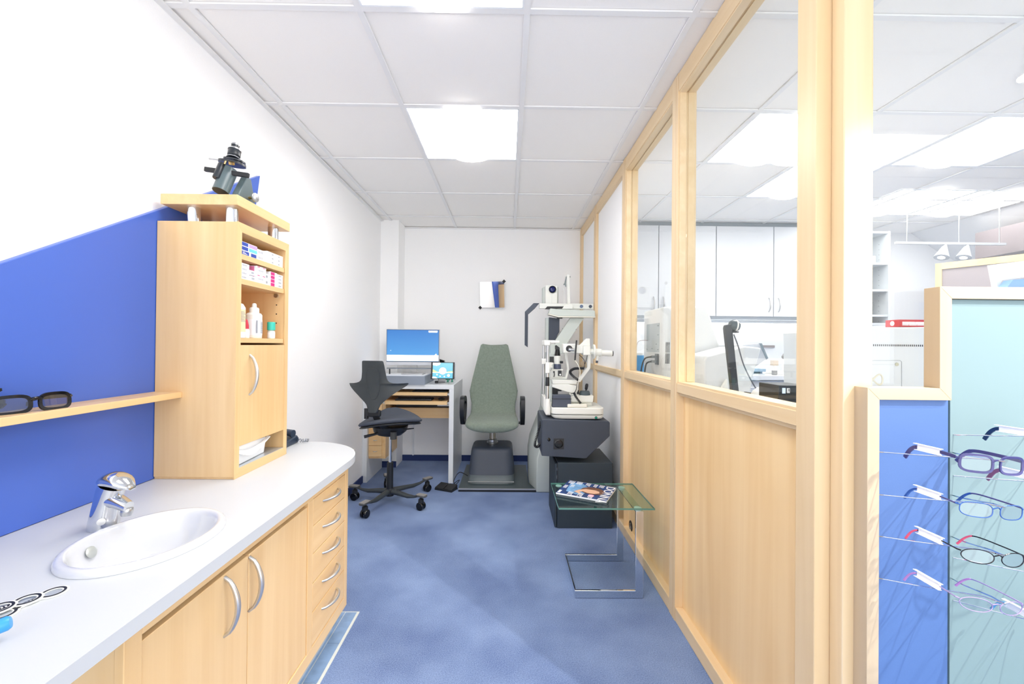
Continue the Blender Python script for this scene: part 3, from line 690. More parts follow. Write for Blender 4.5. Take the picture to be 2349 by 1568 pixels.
# ================================================================== DESK CORNER
t = thing('desk', (-0.88, 4.04, 0), 'tall white desk with slab legs in the corner of the room', 'desk')
DK = pm('desk_laminate', (226, 230, 233), 0.4)
B().box(-1.287, -0.478, 3.705, 4.405, 0.836, 0.876).build('desk_top', DK, t, bevel=0.0015)
B().box(-1.287, -1.247, 3.707, 4.16, 0, 0.836).build('leg', DK, t); B().box(-0.52, -0.479, 3.707, 4.405, 0, 0.836).build('leg', DK, t)
b = B().box(-1.246, -1.095, 3.755, 4.15, 0.203, 0.834); db = b.build('drawer_unit', WY, t)
zs = [0.221, 0.321, 0.42, 0.522, 0.624, 0.725, 0.826]
for k in range(6):
    d = B().box(-1.244, -1.126, 3.742, 3.755, zs[k] + 0.002, zs[k + 1] - 0.002).build('drawer', WX, t, bevel=0.001)
    zm = (zs[k] + zs[k + 1]) / 2
    bow(B(), (-1.203, 3.743, zm), (-1.167, 3.743, zm), (0, -1, 0), 0.016, 0.003).build('handle', SATIN, d)
for z0, z1, x0, y0 in ((0.777, 0.806, -1.094, 3.715), (0.697, 0.728, -1.094, 3.705)):
    B().box(x0, -0.538, y0, 4.1, z0, z1).build('pull_out_shelf', WX, t, bevel=0.001)
b = B()
for z_ in (0.791, 0.712): b.cyl((-0.529, 3.72, z_), 0.009, 0.2, (0, 1, 0), 12)
b.cyl((-1.1, 3.70, 0.712), 0.008, 0.1, (0, 1, 0), 12); b.build('runner', STEEL, t)
B().box(-1.094, -0.521, 3.9, 4.16, 0.628, 0.64).build('fixed_shelf', WX, t); B().box(-1.094, -0.521, 3.9, 3.918, 0.545, 0.628).build('apron', WX, t)
t = thing('keyboard', (-0.82, 3.79, 0.7285), 'black keyboard on the lower pull-out shelf of the desk', 'keyboard')
B().box(-1.01, -0.68, 3.73, 3.86, 0.7285, 0.742).build('keyboard_body', BLACK, t, bevel=0.003)
b = B()
for i in range(16):
    for j in range(5): b.box(-1.004 + 0.0202 * i, -0.988 + 0.0202 * i, 3.736 + 0.024 * j, 3.755 + 0.024 * j, 0.742, 0.7455)
b.build('keys', pm('key_grey', (44, 48, 54), 0.5), t)
t = thing('computer_mouse', (-0.6, 3.78, 0.7285), 'dark mouse beside the black keyboard', 'mouse'); B().ell((-0.6, 3.78, 0.742), 0.03, 0.05, 0.0135).build('mouse_body', BLACK, t)
tag(B().box(-0.86, -0.56, 3.74, 3.92, 0.8065, 0.816).build('tablet_case', BLACK, loc=(-0.71, 3.83, 0.8065), bevel=0.003), 'flat dark device on the upper pull-out shelf under the desk top', 'device')
t = thing('media_player', (-0.8, 4.02, 0.6405), 'flat black box with a silver panel on the fixed shelf of the desk', 'electronics')
B().box(-1.05, -0.53, 3.925, 4.15, 0.6405, 0.682).build('casing', BLACK, t, bevel=0.002); B().box(-0.66, -0.535, 3.922, 3.925, 0.655, 0.672).build('front_panel', SATIN, t)
GB = pm('slate_grey_laminate', (142, 152, 166), 0.45)
t = thing('monitor_riser', (-1.0, 3.9, 0.8765), 'slate grey box shaped platform carrying the monitor on the desk', 'riser')
b = B().box(-1.286, -0.735, 3.690, 3.705, 0.8765, 0.953).box(-0.75, -0.735, 3.705, 4.12, 0.8765, 0.953).box(-1.286, -1.272, 3.705, 4.12, 0.8765, 0.953); b.build('side_wall', GB, t)
B().box(-1.271, -0.751, 3.706, 4.12, 0.93, 0.95).build('deck', WHITE, t)
t = thing('monitor', (-0.905, 4.0, 0.9505), 'flat screen monitor with blue desktop on the grey platform', 'monitor')
my = 3.96
B().box(-1.160, -0.652, my, my + 0.022, 1.036, 1.38).build('housing', pm('monitor_silver', (206, 208, 214), 0.4), t, bevel=0.003)
def grad(name, c0, c1, z0, z1, s=1.0):
    m, n, l, p = newmat(name); tc = n.new('ShaderNodeTexCoord'); sp = n.new('ShaderNodeSeparateXYZ'); l.new(tc.outputs['Generated'], sp.inputs[0])
    r = n.new('ShaderNodeValToRGB'); r.color_ramp.elements[0].color = rgb(*c0); r.color_ramp.elements[1].color = rgb(*c1); l.new(sp.outputs[2], r.inputs['Fac'])
    p.inputs['Base Color'].default_value = (0.01, 0.01, 0.01, 1); l.new(r.outputs['Color'], p.inputs['Emission Color']); p.inputs['Emission Strength'].default_value = s; p.inputs['Roughness'].default_value = 0.3
    return m
B().box(-1.155, -0.657, my - 0.0015, my, 1.068, 1.374).build('bezel', BLACK, t)
sc_ = B().box(-1.152, -0.660, my - 0.003, my - 0.0015, 1.073, 1.371).build('screen', grad('desktop_image', (92, 168, 232), (58, 128, 206), 0, 1, 0.58), t)
B().box(-1.152, -0.660, my - 0.0042, my - 0.003, 1.076, 1.132).build('taskbar', emit('screen_white', (248, 250, 255), 0.9), sc_)
b = B()
for i in range(9): b.box(-0.757 + 0.0095 * i, -0.749 + 0.0095 * i, my - 0.0042, my - 0.003, 1.35 - 0.0015 * (i % 2), 1.366)
b.box(-1.117, -1.112, my - 0.0042, my - 0.003, 1.172, 1.177); b.prism([(-0.699, 1.132), (-0.677, 1.132), (-0.683, 1.148)], 'y', my - 0.0042, my - 0.003); b.build('icons', MATS['screen_white'], sc_)
B().box(-0.93, -0.87, my + 0.022, my + 0.05, 0.97, 1.2).box(-1.0, -0.80, my - 0.06, my + 0.10, 0.9505, 0.96).build('stand', SATIN, t, bevel=0.003)
B().box(-1.15, -0.66, my - 0.012, my + 0.01, 1.0, 1.012).build('sound_bar', pm('sound_bar_grey', (128, 134, 142), 0.4), t)
b = B().box(-1.13, -1.12, my - 0.002, my + 0.01, 0.9505, 1.0).box(-0.69, -0.68, my - 0.002, my + 0.01, 0.9505, 1.0); b.build('bar_foot', BLACK, t)
# tablet
t = thing('tablet', (-0.60, 3.77, 0.8765), 'tablet showing a turquoise landscape on a stand in front of the monitor', 'tablet')
M = T((-0.588, 3.765, 0.999)) @ Rz(4) @ Rx(-14)
b = B(); b.M = M; b.box(-0.106, 0.106, -0.004, 0.004, -0.078, 0.078).build('tablet_body', BLACK, t, bevel=0.004)
def tb(name, fn, mat, par, lv=1):
    b = B(); b.M = M; fn(b, -0.004 - 0.0006 * lv, -0.004 - 0.0006 * (lv - 1)); return b.build(name, mat, par)
scr = tb('screen', lambda b, a, c: b.box(-0.09, 0.09, a, c, -0.071, 0.071), grad('tablet_image', (96, 196, 226), (140, 214, 234), 0, 1, 0.6), t)
tb('shoreline', lambda b, a, c: b.box(-0.09, 0.09, a, c, -0.022, -0.012) or b, emit('lake_pale', (214, 240, 246), 0.9), scr, 2)
tb('hills', lambda b, a, c: b.prism([(-0.09, -0.016), (-0.035, -0.016), (-0.06, -0.004), (-0.09, 0.012)], 'y', a, c).prism([(0.03, -0.016), (0.09, -0.016), (0.09, -0.004), (0.05, -0.008)], 'y', a, c), emit('hill_green', (168, 186, 128), 0.6), scr, 3)
tb('round_buttons', lambda b, a, c: b.cyl((0, c, -0.004), 0.032, a - c, (0, 1, 0), 32).cyl((0.053, c, -0.045), 0.012, a - c, (0, 1, 0), 20).cyl((-0.022, c, -0.052), 0.006, a - c, (0, 1, 0), 16).cyl((0.016, c, -0.054), 0.006, a - c, (0, 1, 0), 16).cyl((-0.05, c, -0.038), 0.006, a - c, (0, 1, 0), 16).prism([(-0.09, 0.071), (-0.02, 0.071), (-0.03, 0.052), (-0.055, 0.044), (-0.09, 0.05)], 'y', a, c).prism([(-0.09, -0.071), (-0.045, -0.071), (-0.06, -0.058), (-0.09, -0.056)], 'y', a, c), emit('button_white', (236, 248, 250), 0.95), scr, 4)
B().box(-0.665, -0.535, 3.735, 3.83, 0.8765, 0.884).build('stand_base', STEEL, t, bevel=0.003)
B().tube([(-0.60, 3.815, 0.884), (-0.60, 3.80, 0.93), (-0.59, 3.787, 0.965)], 1, flat=(0.006, 0.03), up=(0, 1, 0)).build('stand_arm', STEEL, t)
B().box(-0.66, -0.632, 3.765, 3.80, 0.884, 0.905).build('clamp', BLACK, t, bevel=0.003)
t = thing('desk_stapler', (-0.66, 4.15, 0.8765), 'black upright device behind the corner of the monitor', 'device')
B().box(-0.69, -0.63, 4.13, 4.19, 0.8765, 1.02).build('lower_body', BLACK, t, bevel=0.006); B().prism([(-0.705, 1.03), (-0.632, 1.03), (-0.632, 1.075), (-0.68, 1.09), (-0.705, 1.085)], 'y', 4.13, 4.19).cyl((-0.665, 4.16, 1.018), 0.01, 0.014).build('upper_body', BLACKG, t, bevel=0.004)
GRN = pm('cactus_green', (74, 160, 134), 0.5)
def cactus(x, y, s, label, arms):
    t = thing('cactus_ornament', (x, y, 0.8765), label, 'ornament', 'green cactus ornaments on the desk corner')
    B().lathe([(0.012, 0), (0.013, 0.004), (0.009, 0.006)], (x, y, 0.8765)).build('foot', GRN, t)
    b = B(); b.lathe([(0.007, 0.004), (0.008, 0.02 * s), (0.008, 0.06 * s), (0.005, 0.078 * s), (0.001, 0.08 * s)], (x, y, 0.8765), n=10)
    for sgn, z in arms: b.tube(bez([(x, y, 0.8765 + z * s), (x + sgn * 0.016, y, 0.8765 + z * s), (x + sgn * 0.018, y, 0.8765 + (z + 0.025) * s)], 4), 0.005, 8)
    b.build('cactus', GRN, t)
    B().ell((x, y, 0.8765 + 0.084 * s), 0.01, 0.008, 0.009, 8).build('flower', GRN, t)
cactus(-0.533, 3.99, 1.35, 'taller green cactus ornament at the desk corner', ((-1, 0.03), (-1, 0.05)))
cactus(-0.572, 3.98, 0.7, 'small green cactus ornament close behind the tablet', ((1, 0.03), (-1, 0.035)))
t = thing('acrylic_holder', (-0.60, 4.2, 0.8765), 'clear plastic leaflet holder behind the tablet', 'holder')
B().prism([(4.16, 0.8765), (4.25, 0.8765), (4.25, 0.881), (4.215, 0.885), (4.24, 1.04), (4.236, 1.04), (4.20, 0.882), (4.16, 0.881)], 'x', -0.64, -0.53).build('folded_sheet', MATS['clear_plastic'], t)
tag(B().box(-1.0, -0.988, 4.40, 4.4295, 0.0605, 0.82).build('cable_duct', WHITE, loc=(-0.994, 4.41, 0.06)), 'narrow white cable duct on the wall under the desk', 'cable duct')

# ---- office chair
SH = pm('chair_shell', (54, 60, 64), 0.45, bump=0.1, bscale=500); FAB = pm('charcoal_fabric', (76, 82, 94), 0.9, noise=0.15, scale=700, bump=0.2, bscale=900)
hx, hy = -0.907, 3.239
t = thing('office_chair', (hx, hy, 0), 'black saddle seat office chair with winged backrest on castors before the desk', 'chair')
wh = [(-1.005, 2.965), (-0.638, 3.11), (-0.667, 3.50), (-1.2, 3.30), (-1.03, 3.585)]
for k, (wx, wy) in enumerate(wh):
    d = Vector((wx - hx, wy - hy, 0)).normalized(); L = math.hypot(wx - hx, wy - hy)
    p = lambda f, z: (hx + d.x * L * f, hy + d.y * L * f, z)
    leg = B().loft([[tuple(Vector(p(f, z)) + Vector((-d.y, d.x, 0)) * (w * math.cos(a)) + Vector((0, 0, h_ * math.sin(a)))) for a in [2 * PI * j / 14 for j in range(14)]] for f, z, w, h_ in ((0.04, 0.095, 0.022, 0.022), (0.35, 0.09, 0.021, 0.018), (0.6, 0.083, 0.02, 0.015), (0.78, 0.088, 0.012, 0.010), (0.92, 0.10, 0.012, 0.008), (1.0, 0.106, 0.014, 0.005))]).build('leg', SH, t)
    fp = B(); fp.M = T((wx, wy, 0.108)) @ Matrix.Rotation(math.atan2(d.y, d.x), 4, 'Z')
    fp.loft([sup(0.004, 0, 0.044, 0.026, 3, 24, -0.006), sup(0.004, 0, 0.046, 0.028, 3, 24, 0.001), sup(0.004, 0, 0.043, 0.026, 3, 24, 0.006)]).build('foot_plate', pm('foot_plate_grey', (70, 72, 74), 0.4), leg)
    rb = B(); rb.M = fp.M
    for i in range(7): rb.box(-0.03 + 0.0105 * i, -0.0255 + 0.0105 * i, -0.022, 0.022, 0.0055, 0.0078)
    rb.build('grip_ribs', pm('rib_silver', (178, 174, 172), 0.5), leg)
    c = B(); ra = Vector((-d.y, d.x, 0)); q = Vector((wx, wy, 0.0))
    for s in (-1, 1): c.lathe([(0.012, 0.004), (0.028, 0.004), (0.0302, 0.008), (0.0302, 0.020), (0.026, 0.024), (0.01, 0.026)], q + Vector((0, 0, 0.0305)), ra * s, 22)
    c.build('wheel', BLACKG, leg)
    B().cyl(q + Vector((0, 0, 0.03)), 0.009, 0.075).lathe([(0.005, 0.0), (0.022, 0.0), (0.02, 0.028), (0.012, 0.034)], q + Vector((0, 0, 0.052)), (0, 0, 1), 16).build('castor_housing', BLACK, leg)
B().lathe([(0.03, 0.06), (0.034, 0.075), (0.034, 0.11), (0.024, 0.118), (0.024, 0.314), (0.019, 0.318)], (hx, hy, 0)).build('column', BLACK, t)
B().cyl((hx, hy, 0.314), 0.0115, 0.225).build('gas_lift', CHROME, t)
# seat mechanism
b = B(); b.loft([sup(hx, hy, a, c, 3, 24, z) for a, c, z in ((0.05, 0.05, 0.525), (0.09, 0.075, 0.535), (0.12, 0.10, 0.56), (0.13, 0.11, 0.60))]); b.build('mechanism', BLACK, t)
B().cyl((hx + 0.05, hy - 0.10, 0.575), 0.024, 0.055, (0, 0, -1)).build('tension_knob', pm('knob_dark', (60, 62, 64), 0.5), t)
B().tube([(hx - 0.06, hy - 0.08, 0.56), (hx - 0.16, hy - 0.13, 0.542)], [0.008, 0.012], 10).build('height_lever', BLACK, t)
B().tube([(hx + 0.08, hy - 0.06, 0.58), (hx + 0.20, hy - 0.09, 0.60)], [0.007, 0.004], 10).build('height_lever', BLACK, t)
# saddle seat: nose towards the desk corner
def seat_fn(u, v):  # u across (-1..1), v front-back
    x = 0.232 * u * (1 - 0.10 * v); y = 0.205 * v
    z = 0.675 + 0.030 * v * v * (1 if v > 0 else 0.5) + 0.012 * u - 0.042 * abs(u) ** 2.2 * (0.4 + 0.6 * (v + 1) / 2) + 0.02 * math.exp(-8 * u * u) * max(v, 0)
    return x, y, z
def pad(thk, zoff, shrink, name, mat, n=30):
    rings = []
    prof = [(0.0, 1), (0.35, 1), (0.65, 1), (0.86, 0.96), (0.96, 0.78), (1.0, 0.4), (1.0, 0.15), (0.97, -0.2), (0.88, -0.45), (0.6, -0.6), (0.3, -0.6), (0.0, -0.6)]
    for r_, h_ in prof:
        rr = max(r_, 0.001) * shrink; ring = []
        for i in range(n):
            a = 2 * PI * i / n; p_ = 2.6
            u = rr * math.copysign(abs(math.cos(a)) ** (2 / p_), math.cos(a)); v = rr * math.copysign(abs(math.sin(a)) ** (2 / p_), math.sin(a))
            x, y, z = seat_fn(u, v); th = math.radians(14)
            ring.append((hx + x * math.cos(th) - y * math.sin(th), hy + 0.01 + x * math.sin(th) + y * math.cos(th), z + zoff + thk * (h_ - 1) * 0.5))
        rings.append(ring)
    return B().loft(rings).build(name, mat, t, sharp=70)
pad(0.05, 0.0, 1.0, 'seat', FAB); pad(0.03, -0.033, 0.97, 'seat_shell', BLACK)
# backrest with wings
rows = [(1.113, 0.074, 0.0), (1.108, 0.083, 0.0), (1.08, 0.087, 0), (1.03, 0.092, 0), (0.985, 0.099, 0), (0.968, 0.106, 0.0), (0.956, 0.12, 0.0), (0.949, 0.142, 0.1), (0.944, 0.175, 0.3), (0.940, 0.212, 0.5), (0.934, 0.232, 0.8), (0.925, 0.238, 1), (0.912, 0.228, 1), (0.90, 0.205, 0.9), (0.885, 0.176, 0.7), (0.87, 0.15, 0.5), (0.85, 0.122, 0.3), (0.83, 0.098, 0.1), (0.81, 0.074, 0), (0.79, 0.055, 0), (0.765, 0.044, 0), (0.745, 0.040, 0), (0.735, 0.03, 0)]
bx, by = -0.987, 3.02; K = 11
def backpt(z, s, w, f, off):
    x = s * w; yb = by + 0.10 * (1.12 - z) * 0.3 + 0.03 * math.sin((z - 0.73) * 7) + 1.3 * x * x * (0.4 + 0.6 * f)
    zz = z + 0.35 * x * x * f - (0.015 if s < 0 else 0) * f
    th = math.radians(-10); xr, yr = x * math.cos(th) - (yb + off - by) * math.sin(th), x * math.sin(th) + (yb + off - by) * math.cos(th)
    return (bx + xr - 0.02 * (z - 0.92), by + yr, zz)
rings = []
for z_, w, f in rows:
    ss = [-1 + 2 * i / (K - 1) for i in range(K)]
    rings.append([backpt(z_, s, w, f, -0.011 * (1 - abs(s) ** 3)) for s in ss] + [backpt(z_, s, w, f, 0.016 * (1 - abs(s) ** 4) + 0.003) for s in reversed(ss)])
B().loft(rings).build('backrest', SH, t, sharp=60)
# raised oval outline on the rear of the shell
pts = []
for i in range(40):
    a = 2 * PI * i / 40; u = 0.052 * math.copysign(abs(math.cos(a)) ** 0.7, math.cos(a)); z_ = 0.945 + 0.115 * math.copysign(abs(math.sin(a)) ** 0.8, math.sin(a)) ; k = 1 - 0.18 * (0.945 - z_) / 0.115
    w = next(w_ for (z1, w_, f_) in rows if z1 <= z_ + 0.001)
    s = max(-0.9, min(0.9, u * k / max(w, 0.05))); pts.append(backpt(z_, s, w, 0, -0.011 * (1 - abs(s) ** 3) - 0.0005))
B().tube(pts, 0.0018, 6, closed=True).build('shell_seam', SH, t)
B().tube(bez([(bx + 0.01, by + 0.05, 0.80), (bx + 0.012, by + 0.045, 0.74), (bx + 0.03, by + 0.07, 0.66), (hx - 0.01, hy - 0.09, 0.60), (hx, hy, 0.585)], 6), 1, flat=(0.009, 0.022), up=(0, 1, 0)).build('back_post', BLACK, t, bevel=0.003)
B().box(bx - 0.045, bx + 0.055, by + 0.03, by + 0.065, 0.70, 0.75).build('back_bracket', BLACK, t, bevel=0.01)
B().cyl((bx - 0.052, by + 0.05, 0.685), 0.016, 0.075).build('adjust_knob', BLACK, t)

# ================================================================== EXAMINATION CHAIR AND REFRACTION UNIT
t = thing('platform_plate', (-0.08, 3.85, 0), 'flat dark floor plate with bright front edge under the examination chair', 'base plate')
PL = pm('plate_dark_green', (58, 72, 76), 0.3)
B().prism([(-0.405, 3.50), (0.246, 3.50), (0.194, 3.66), (0.194, 4.20), (-0.405, 4.20)], 'z', 0.001, 0.026).build('plate', PL, t); B().box(-0.405, 0.248, 3.494, 3.50, 0.001, 0.018).build('front_edge', BLACK, t); B().box(-0.405, 0.247, 3.494, 3.506, 0.018, 0.028).build('edge_trim', SATIN, t)
CH = pm('sage_green_fabric', (130, 142, 130), 0.92, noise=0.10, scale=60, bump=0.15, bscale=700, sheen=0.2)
t = thing('examination_chair', (-0.136, 3.9, 0.0265), 'sage green high backed examination chair on a dark pedestal', 'chair')
cx = -0.135
def trap(z, hw, y0, y1, r=0.03):
    return [(x, y, z) for x, y, _ in sup(cx, (y0 + y1) / 2, hw, (y1 - y0) / 2, 7, 36)]
B().loft([trap(0.0265, 0.21, 3.615, 4.12), trap(0.05, 0.208, 3.62, 4.118), trap(0.056, 0.204, 3.624, 4.115), trap(0.098, 0.203, 3.628, 4.11)]).build('pedestal_skirt', pm('pedestal_grey', (98, 108, 112), 0.4, noise=0.05), t, sharp=50)
B().loft([trap(0.098, 0.204, 3.627, 4.11), trap(0.27, 0.189, 3.700, 4.06), trap(0.298, 0.184, 3.714, 4.05), trap(0.312, 0.172, 3.735, 4.03), trap(0.316, 0.14, 3.77, 4.0)]).build('pedestal', DARK, t, sharp=40)
B().box(cx - 0.2, cx + 0.2, 3.612, 3.618, 0.044, 0.050).build('chrome_strip', SATIN, t)
B().lathe([(0.05, 0.312), (0.052, 0.318), (0.052, 0.335), (0.046, 0.338), (0.046, 0.358), (0.04, 0.362), (0.033, 0.363)], (cx, 3.88, 0)).build('column_collar', STEEL, t)
B().cyl((cx, 3.88, 0.36), 0.0285, 0.13).build('column', pm('bronze_steel', (186, 176, 160), 0.25, metal=0.9), t)
B().box(cx - 0.14, cx + 0.14, 3.72, 4.02, 0.475, 0.492).build('seat_plate', BLACK, t, bevel=0.004)
# one upholstered shell from the seat front up to the head
path = [(3.625, 0.505), (3.64, 0.50), (3.68, 0.505), (3.76, 0.515), (3.86, 0.525), (3.95, 0.535), (4.01, 0.555), (4.05, 0.60), (4.075, 0.66), (4.085, 0.72), (4.10, 0.78), (4.125, 0.90), (4.15, 1.02), (4.17, 1.13), (4.185, 1.20), (4.19, 1.232), (4.191, 1.244)]
hw = [0.20, 0.222, 0.236, 0.240, 0.235, 0.225, 0.218, 0.213, 0.215, 0.228, 0.236, 0.212, 0.185, 0.160, 0.145, 0.136, 0.118]
th_ = [0.022, 0.036, 0.045, 0.045, 0.04, 0.038, 0.036, 0.034, 0.032, 0.031, 0.030, 0.028, 0.027, 0.026, 0.024, 0.016, 0.006]
rings = []
for i, (y, z) in enumerate(path):
    a, c = path[max(i - 1, 0)], path[min(i + 1, len(path) - 1)]
    ty, tz = c[0] - a[0], c[1] - a[1]; L = math.hypot(ty, tz); ny, nz = -tz / L, ty / L   # normal towards the sitter
    ring = []
    for j in range(32):
        q = 2 * PI * j / 32; u = math.copysign(abs(math.cos(q)) ** (2 / 3.2), math.cos(q)); v = math.copysign(abs(math.sin(q)) ** (2 / 2.4), math.sin(q))
        wing = 0.022 * u * u
        nn = v * th_[i] + wing
        dip = -0.010 * (1 - u * u) if i >= len(path) - 2 else 0
        ring.append((cx + u * hw[i], y + ny * nn, z + nz * nn + dip))
    rings.append(ring)
B().loft(rings).build('upholstered_shell', CH, t, sharp=80)
for s in (-1, 1):
    xx = cx + s * 0.278
    loop = bez([(xx, 3.86, 0.52), (xx, 3.80, 0.60), (xx, 3.79, 0.68), (xx, 3.81, 0.727), (xx, 3.88, 0.735), (xx, 4.0, 0.715), (xx, 4.04, 0.66), (xx, 4.0, 0.56), (xx, 3.94, 0.51), (xx, 3.86, 0.52)], 5)[:-1]
    B().tube(loop, 1, closed=True, flat=(0.020, 0.024), up=(1, 0, 0)).build('armrest', BLACK, t, bevel=0.008, seg=3)
    B().tube([(xx, 3.9, 0.515), (cx + s * 0.2, 3.9, 0.497), (cx + s * 0.12, 3.9, 0.488)], 0.011).build('armrest_bracket', BLACK, t)
t = thing('foot_switch', (-0.51, 3.54, 0), 'black twin foot pedal on the carpet beside the floor plate', 'foot switch')
M = T((-0.515, 3.55, 0)) @ Rz(-24)
b = B(); b.M = M; b.box(-0.085, 0.085, -0.05, 0.05, 0, 0.014).build('base', BLACK, t, bevel=0.003)
for s in (-1, 1): b = B(); b.M = M; b.prism([(-0.048, 0.014), (0.048, 0.014), (0.048, 0.04), (-0.048, 0.022)], 'x', min(s * 0.003, s * 0.083), max(s * 0.003, s * 0.083)).build('pedal', pm('pedal_rubber', (36, 38, 42), 0.6), t, bevel=0.003)
B().tube(bez([(cx - 0.207, 3.64, 0.09), (-0.42, 3.70, 0.10), (-0.465, 3.66, 0.04), (-0.44, 3.60, 0.016)], 6), 0.0035).build('cable', BLACK, t)
B().tube(bez([(-0.46, 3.575, 0.02), (-0.43, 3.62, 0.03), (-0.415, 3.66, 0.045), (-0.44, 3.67, 0.03), (-0.47, 3.61, 0.02)], 6), 0.003).build('cable', BLACK, t)

# mirror on the wall
t = thing('wall_mirror', (-0.172, 4.428, 1.63), 'square wall mirror with two black corner clips above the examination chair', 'mirror')
M = T((-0.172, 4.379, 1.767)) @ Rz(-11.8) @ Rx(6.3)
b = B(); b.M = M; b.box(-0.133, 0.133, -0.002, 0.002, -0.137, 0.137).build('glass', pm('mirror_silver', (240, 242, 244), 0.01, metal=1), t, bevel=0.001)
for sx, sz in ((1, 1), (-1, -1)):
    b = B(); b.M = M @ T((sx * 0.132, -0.002, sz * 0.136)) @ Ry(45); b.box(-0.014, 0.014, -0.004, 0.003, -0.014, 0.014).build('corner_clip', BLACK, t)

# ---- refraction unit behind the slit lamp
UN = pm('instrument_grey_green', (206, 214, 208), 0.45); UN2 = pm('instrument_white', (232, 234, 228), 0.4); STC = pm('column_grey', (196, 204, 200), 0.45)
t = thing('refraction_unit', (0.4, 3.7, 0), 'tall grey and white eye testing stand with hanging charcoal lamp arm by the partition', 'eye testing unit')
b = B()
def colring(z, xl, xf, yf): return [(xl, 3.66, z), (xf, yf, z), (0.40, yf, z), (0.43, yf + 0.04, z), (0.43, 3.98, z), (xl, 3.98, z)]
b.loft([colring(0, 0.203, 0.256, 3.49), colring(0.012, 0.2, 0.252, 3.485), colring(0.28, 0.198, 0.254, 3.49), colring(0.39, 0.215, 0.292, 3.51), colring(0.66, 0.315, 0.372, 3.60), colring(1.17, 0.345, 0.36, 3.62)])
b.build('pedestal_column', STC, t, bevel=0.008, seg=3, sharp=30)
B().prism([(0.372, 1.15), (0.476, 1.165), (0.60, 1.19), (0.60, 1.25), (0.372, 1.25)], 'y', 3.62, 3.74).build('joint_block', UN, t, bevel=0.004)
B().prism([(0.419, 1.285), (0.549, 1.479), (0.67, 1.48), (0.612, 1.394), (0.509, 1.235), (0.42, 1.20)], 'y', 3.65, 3.71).build('diagonal_arm', UN, t, bevel=0.003)
b = B()
for x, z in ((0.482, 1.385), (0.6, 1.38), (0.545, 1.27)): b.cyl((x, 3.65, z), 0.003, 0.002, (0, -1, 0), 8)
b.build('screws', BLACK, t)
B().prism([(0.363, 1.285), (0.363, 1.486), (0.455, 1.475), (0.455, 1.358), (0.418, 1.285)], 'y', 3.66, 3.76).build('control_box', DARK, t, bevel=0.003)
B().box(0.339, 0.363, 3.70, 3.80, 1.286, 1.484).build('box_side', UN, t)
B().box(0.275, 0.755, 3.66, 3.70, 1.562, 1.609).build('upper_arm', UN2, t, bevel=0.003)
B().prism([(0.275, 1.609), (0.224, 1.609), (0.149, 1.534), (0.149, 1.238), (0.176, 1.219), (0.176, 1.508), (0.236, 1.562)], 'y', 3.652, 3.704).build('lamp_arm', DARK, t, bevel=0.002)
B().prism([(0.1495, 1.534), (0.1765, 1.508), (0.236, 1.562), (0.254, 1.586), (0.224, 1.609)], 'y', 3.6505, 3.652).build('lamp_head_face', pm('charcoal_face', (70, 78, 92), 0.4), t)
B().prism([(0.322, 1.556), (0.345, 1.581), (0.5, 1.582), (0.486, 1.566), (0.365, 1.556)], 'y', 3.652, 3.66).build('grip_slot', BLACK, t)
B().prism([(0.366, 1.559), (0.438, 1.553), (0.755, 1.545), (0.76, 1.493), (0.438, 1.492), (0.351, 1.514)], 'y', 3.60, 3.70).build('swivel_plate', UN, t, bevel=0.004)
B().prism([(0.351, 1.514), (0.438, 1.492), (0.76, 1.493), (0.76, 1.484), (0.438, 1.483), (0.351, 1.506)], 'y', 3.599, 3.70).build('plate_edge', CREAM, t)
B().box(0.43, 0.476, 3.62, 3.66, 1.474, 1.484).build('latch', BLACK, t)
B().prism([(0.50, 1.594), (0.556, 1.598), (0.566, 1.585), (0.566, 1.556), (0.47, 1.556)], 'y', 3.61, 3.66).build('hinge_cover', UN2, t, bevel=0.005)
for x, c in ((0.648, (96, 116, 146)), (0.727, (74, 82, 98))):
    B().lathe([(0.0145, 0), (0.0145, 0.006), (0.012, 0.009), (0.001, 0.009)], (x, 3.66, 1.585), (0, -1, 0), 20).build('button', pm('button_%d' % c[0], c, 0.3), t)
B().box(0.336, 0.446, 3.74, 3.84, 1.609, 1.782).build('projector_body', UN2, t, bevel=0.006)
B().box(0.32, 0.465, 3.84, 3.95, 1.609, 1.78).build('projector_rear', UN, t, bevel=0.004)
B().lathe([(0.032, 0), (0.033, 0.01), (0.029, 0.012), (0.028, 0.004), (0.001, 0.004)], (0.398, 3.74, 1.742), (0, -1, 0), 28).build('projector_lens', BLACKG, t)
B().lathe([(0.026, 0.0), (0.018, 0.009), (0.001, 0.0125)], (0.398, 3.7355, 1.742), (0, -1, 0), 24).build('lens_glass', pm('lens_blue_glass', (22, 34, 96), 0.03), t)
B().box(0.393, 0.395, 3.739, 3.74, 1.612, 1.70).build('seam', UN, t)
B().prism([(0.517, 1.867), (0.542, 1.867), (0.551, 1.609), (0.526, 1.609)], 'y', 3.67, 3.695).build('upright_arm', UN2, t, bevel=0.002)
B().tube([(0.514, 3.68, 1.852), (0.505, 3.68, 1.79), (0.512, 3.68, 1.76)], [0.004, 0.008, 0.005], 8).cyl((0.545, 3.68, 1.849), 0.006, 0.006, (1, 0, 0), 10).cyl((0.497, 3.68, 1.782), 0.007, 0.012, (0, 1, 0), 10).build('spring_lever', pm('grey_metal', (130, 140, 142), 0.4), t)
B().box(0.497, 0.501, 3.70, 3.71, 1.609, 1.75).build('guide_rod', STEEL, t)
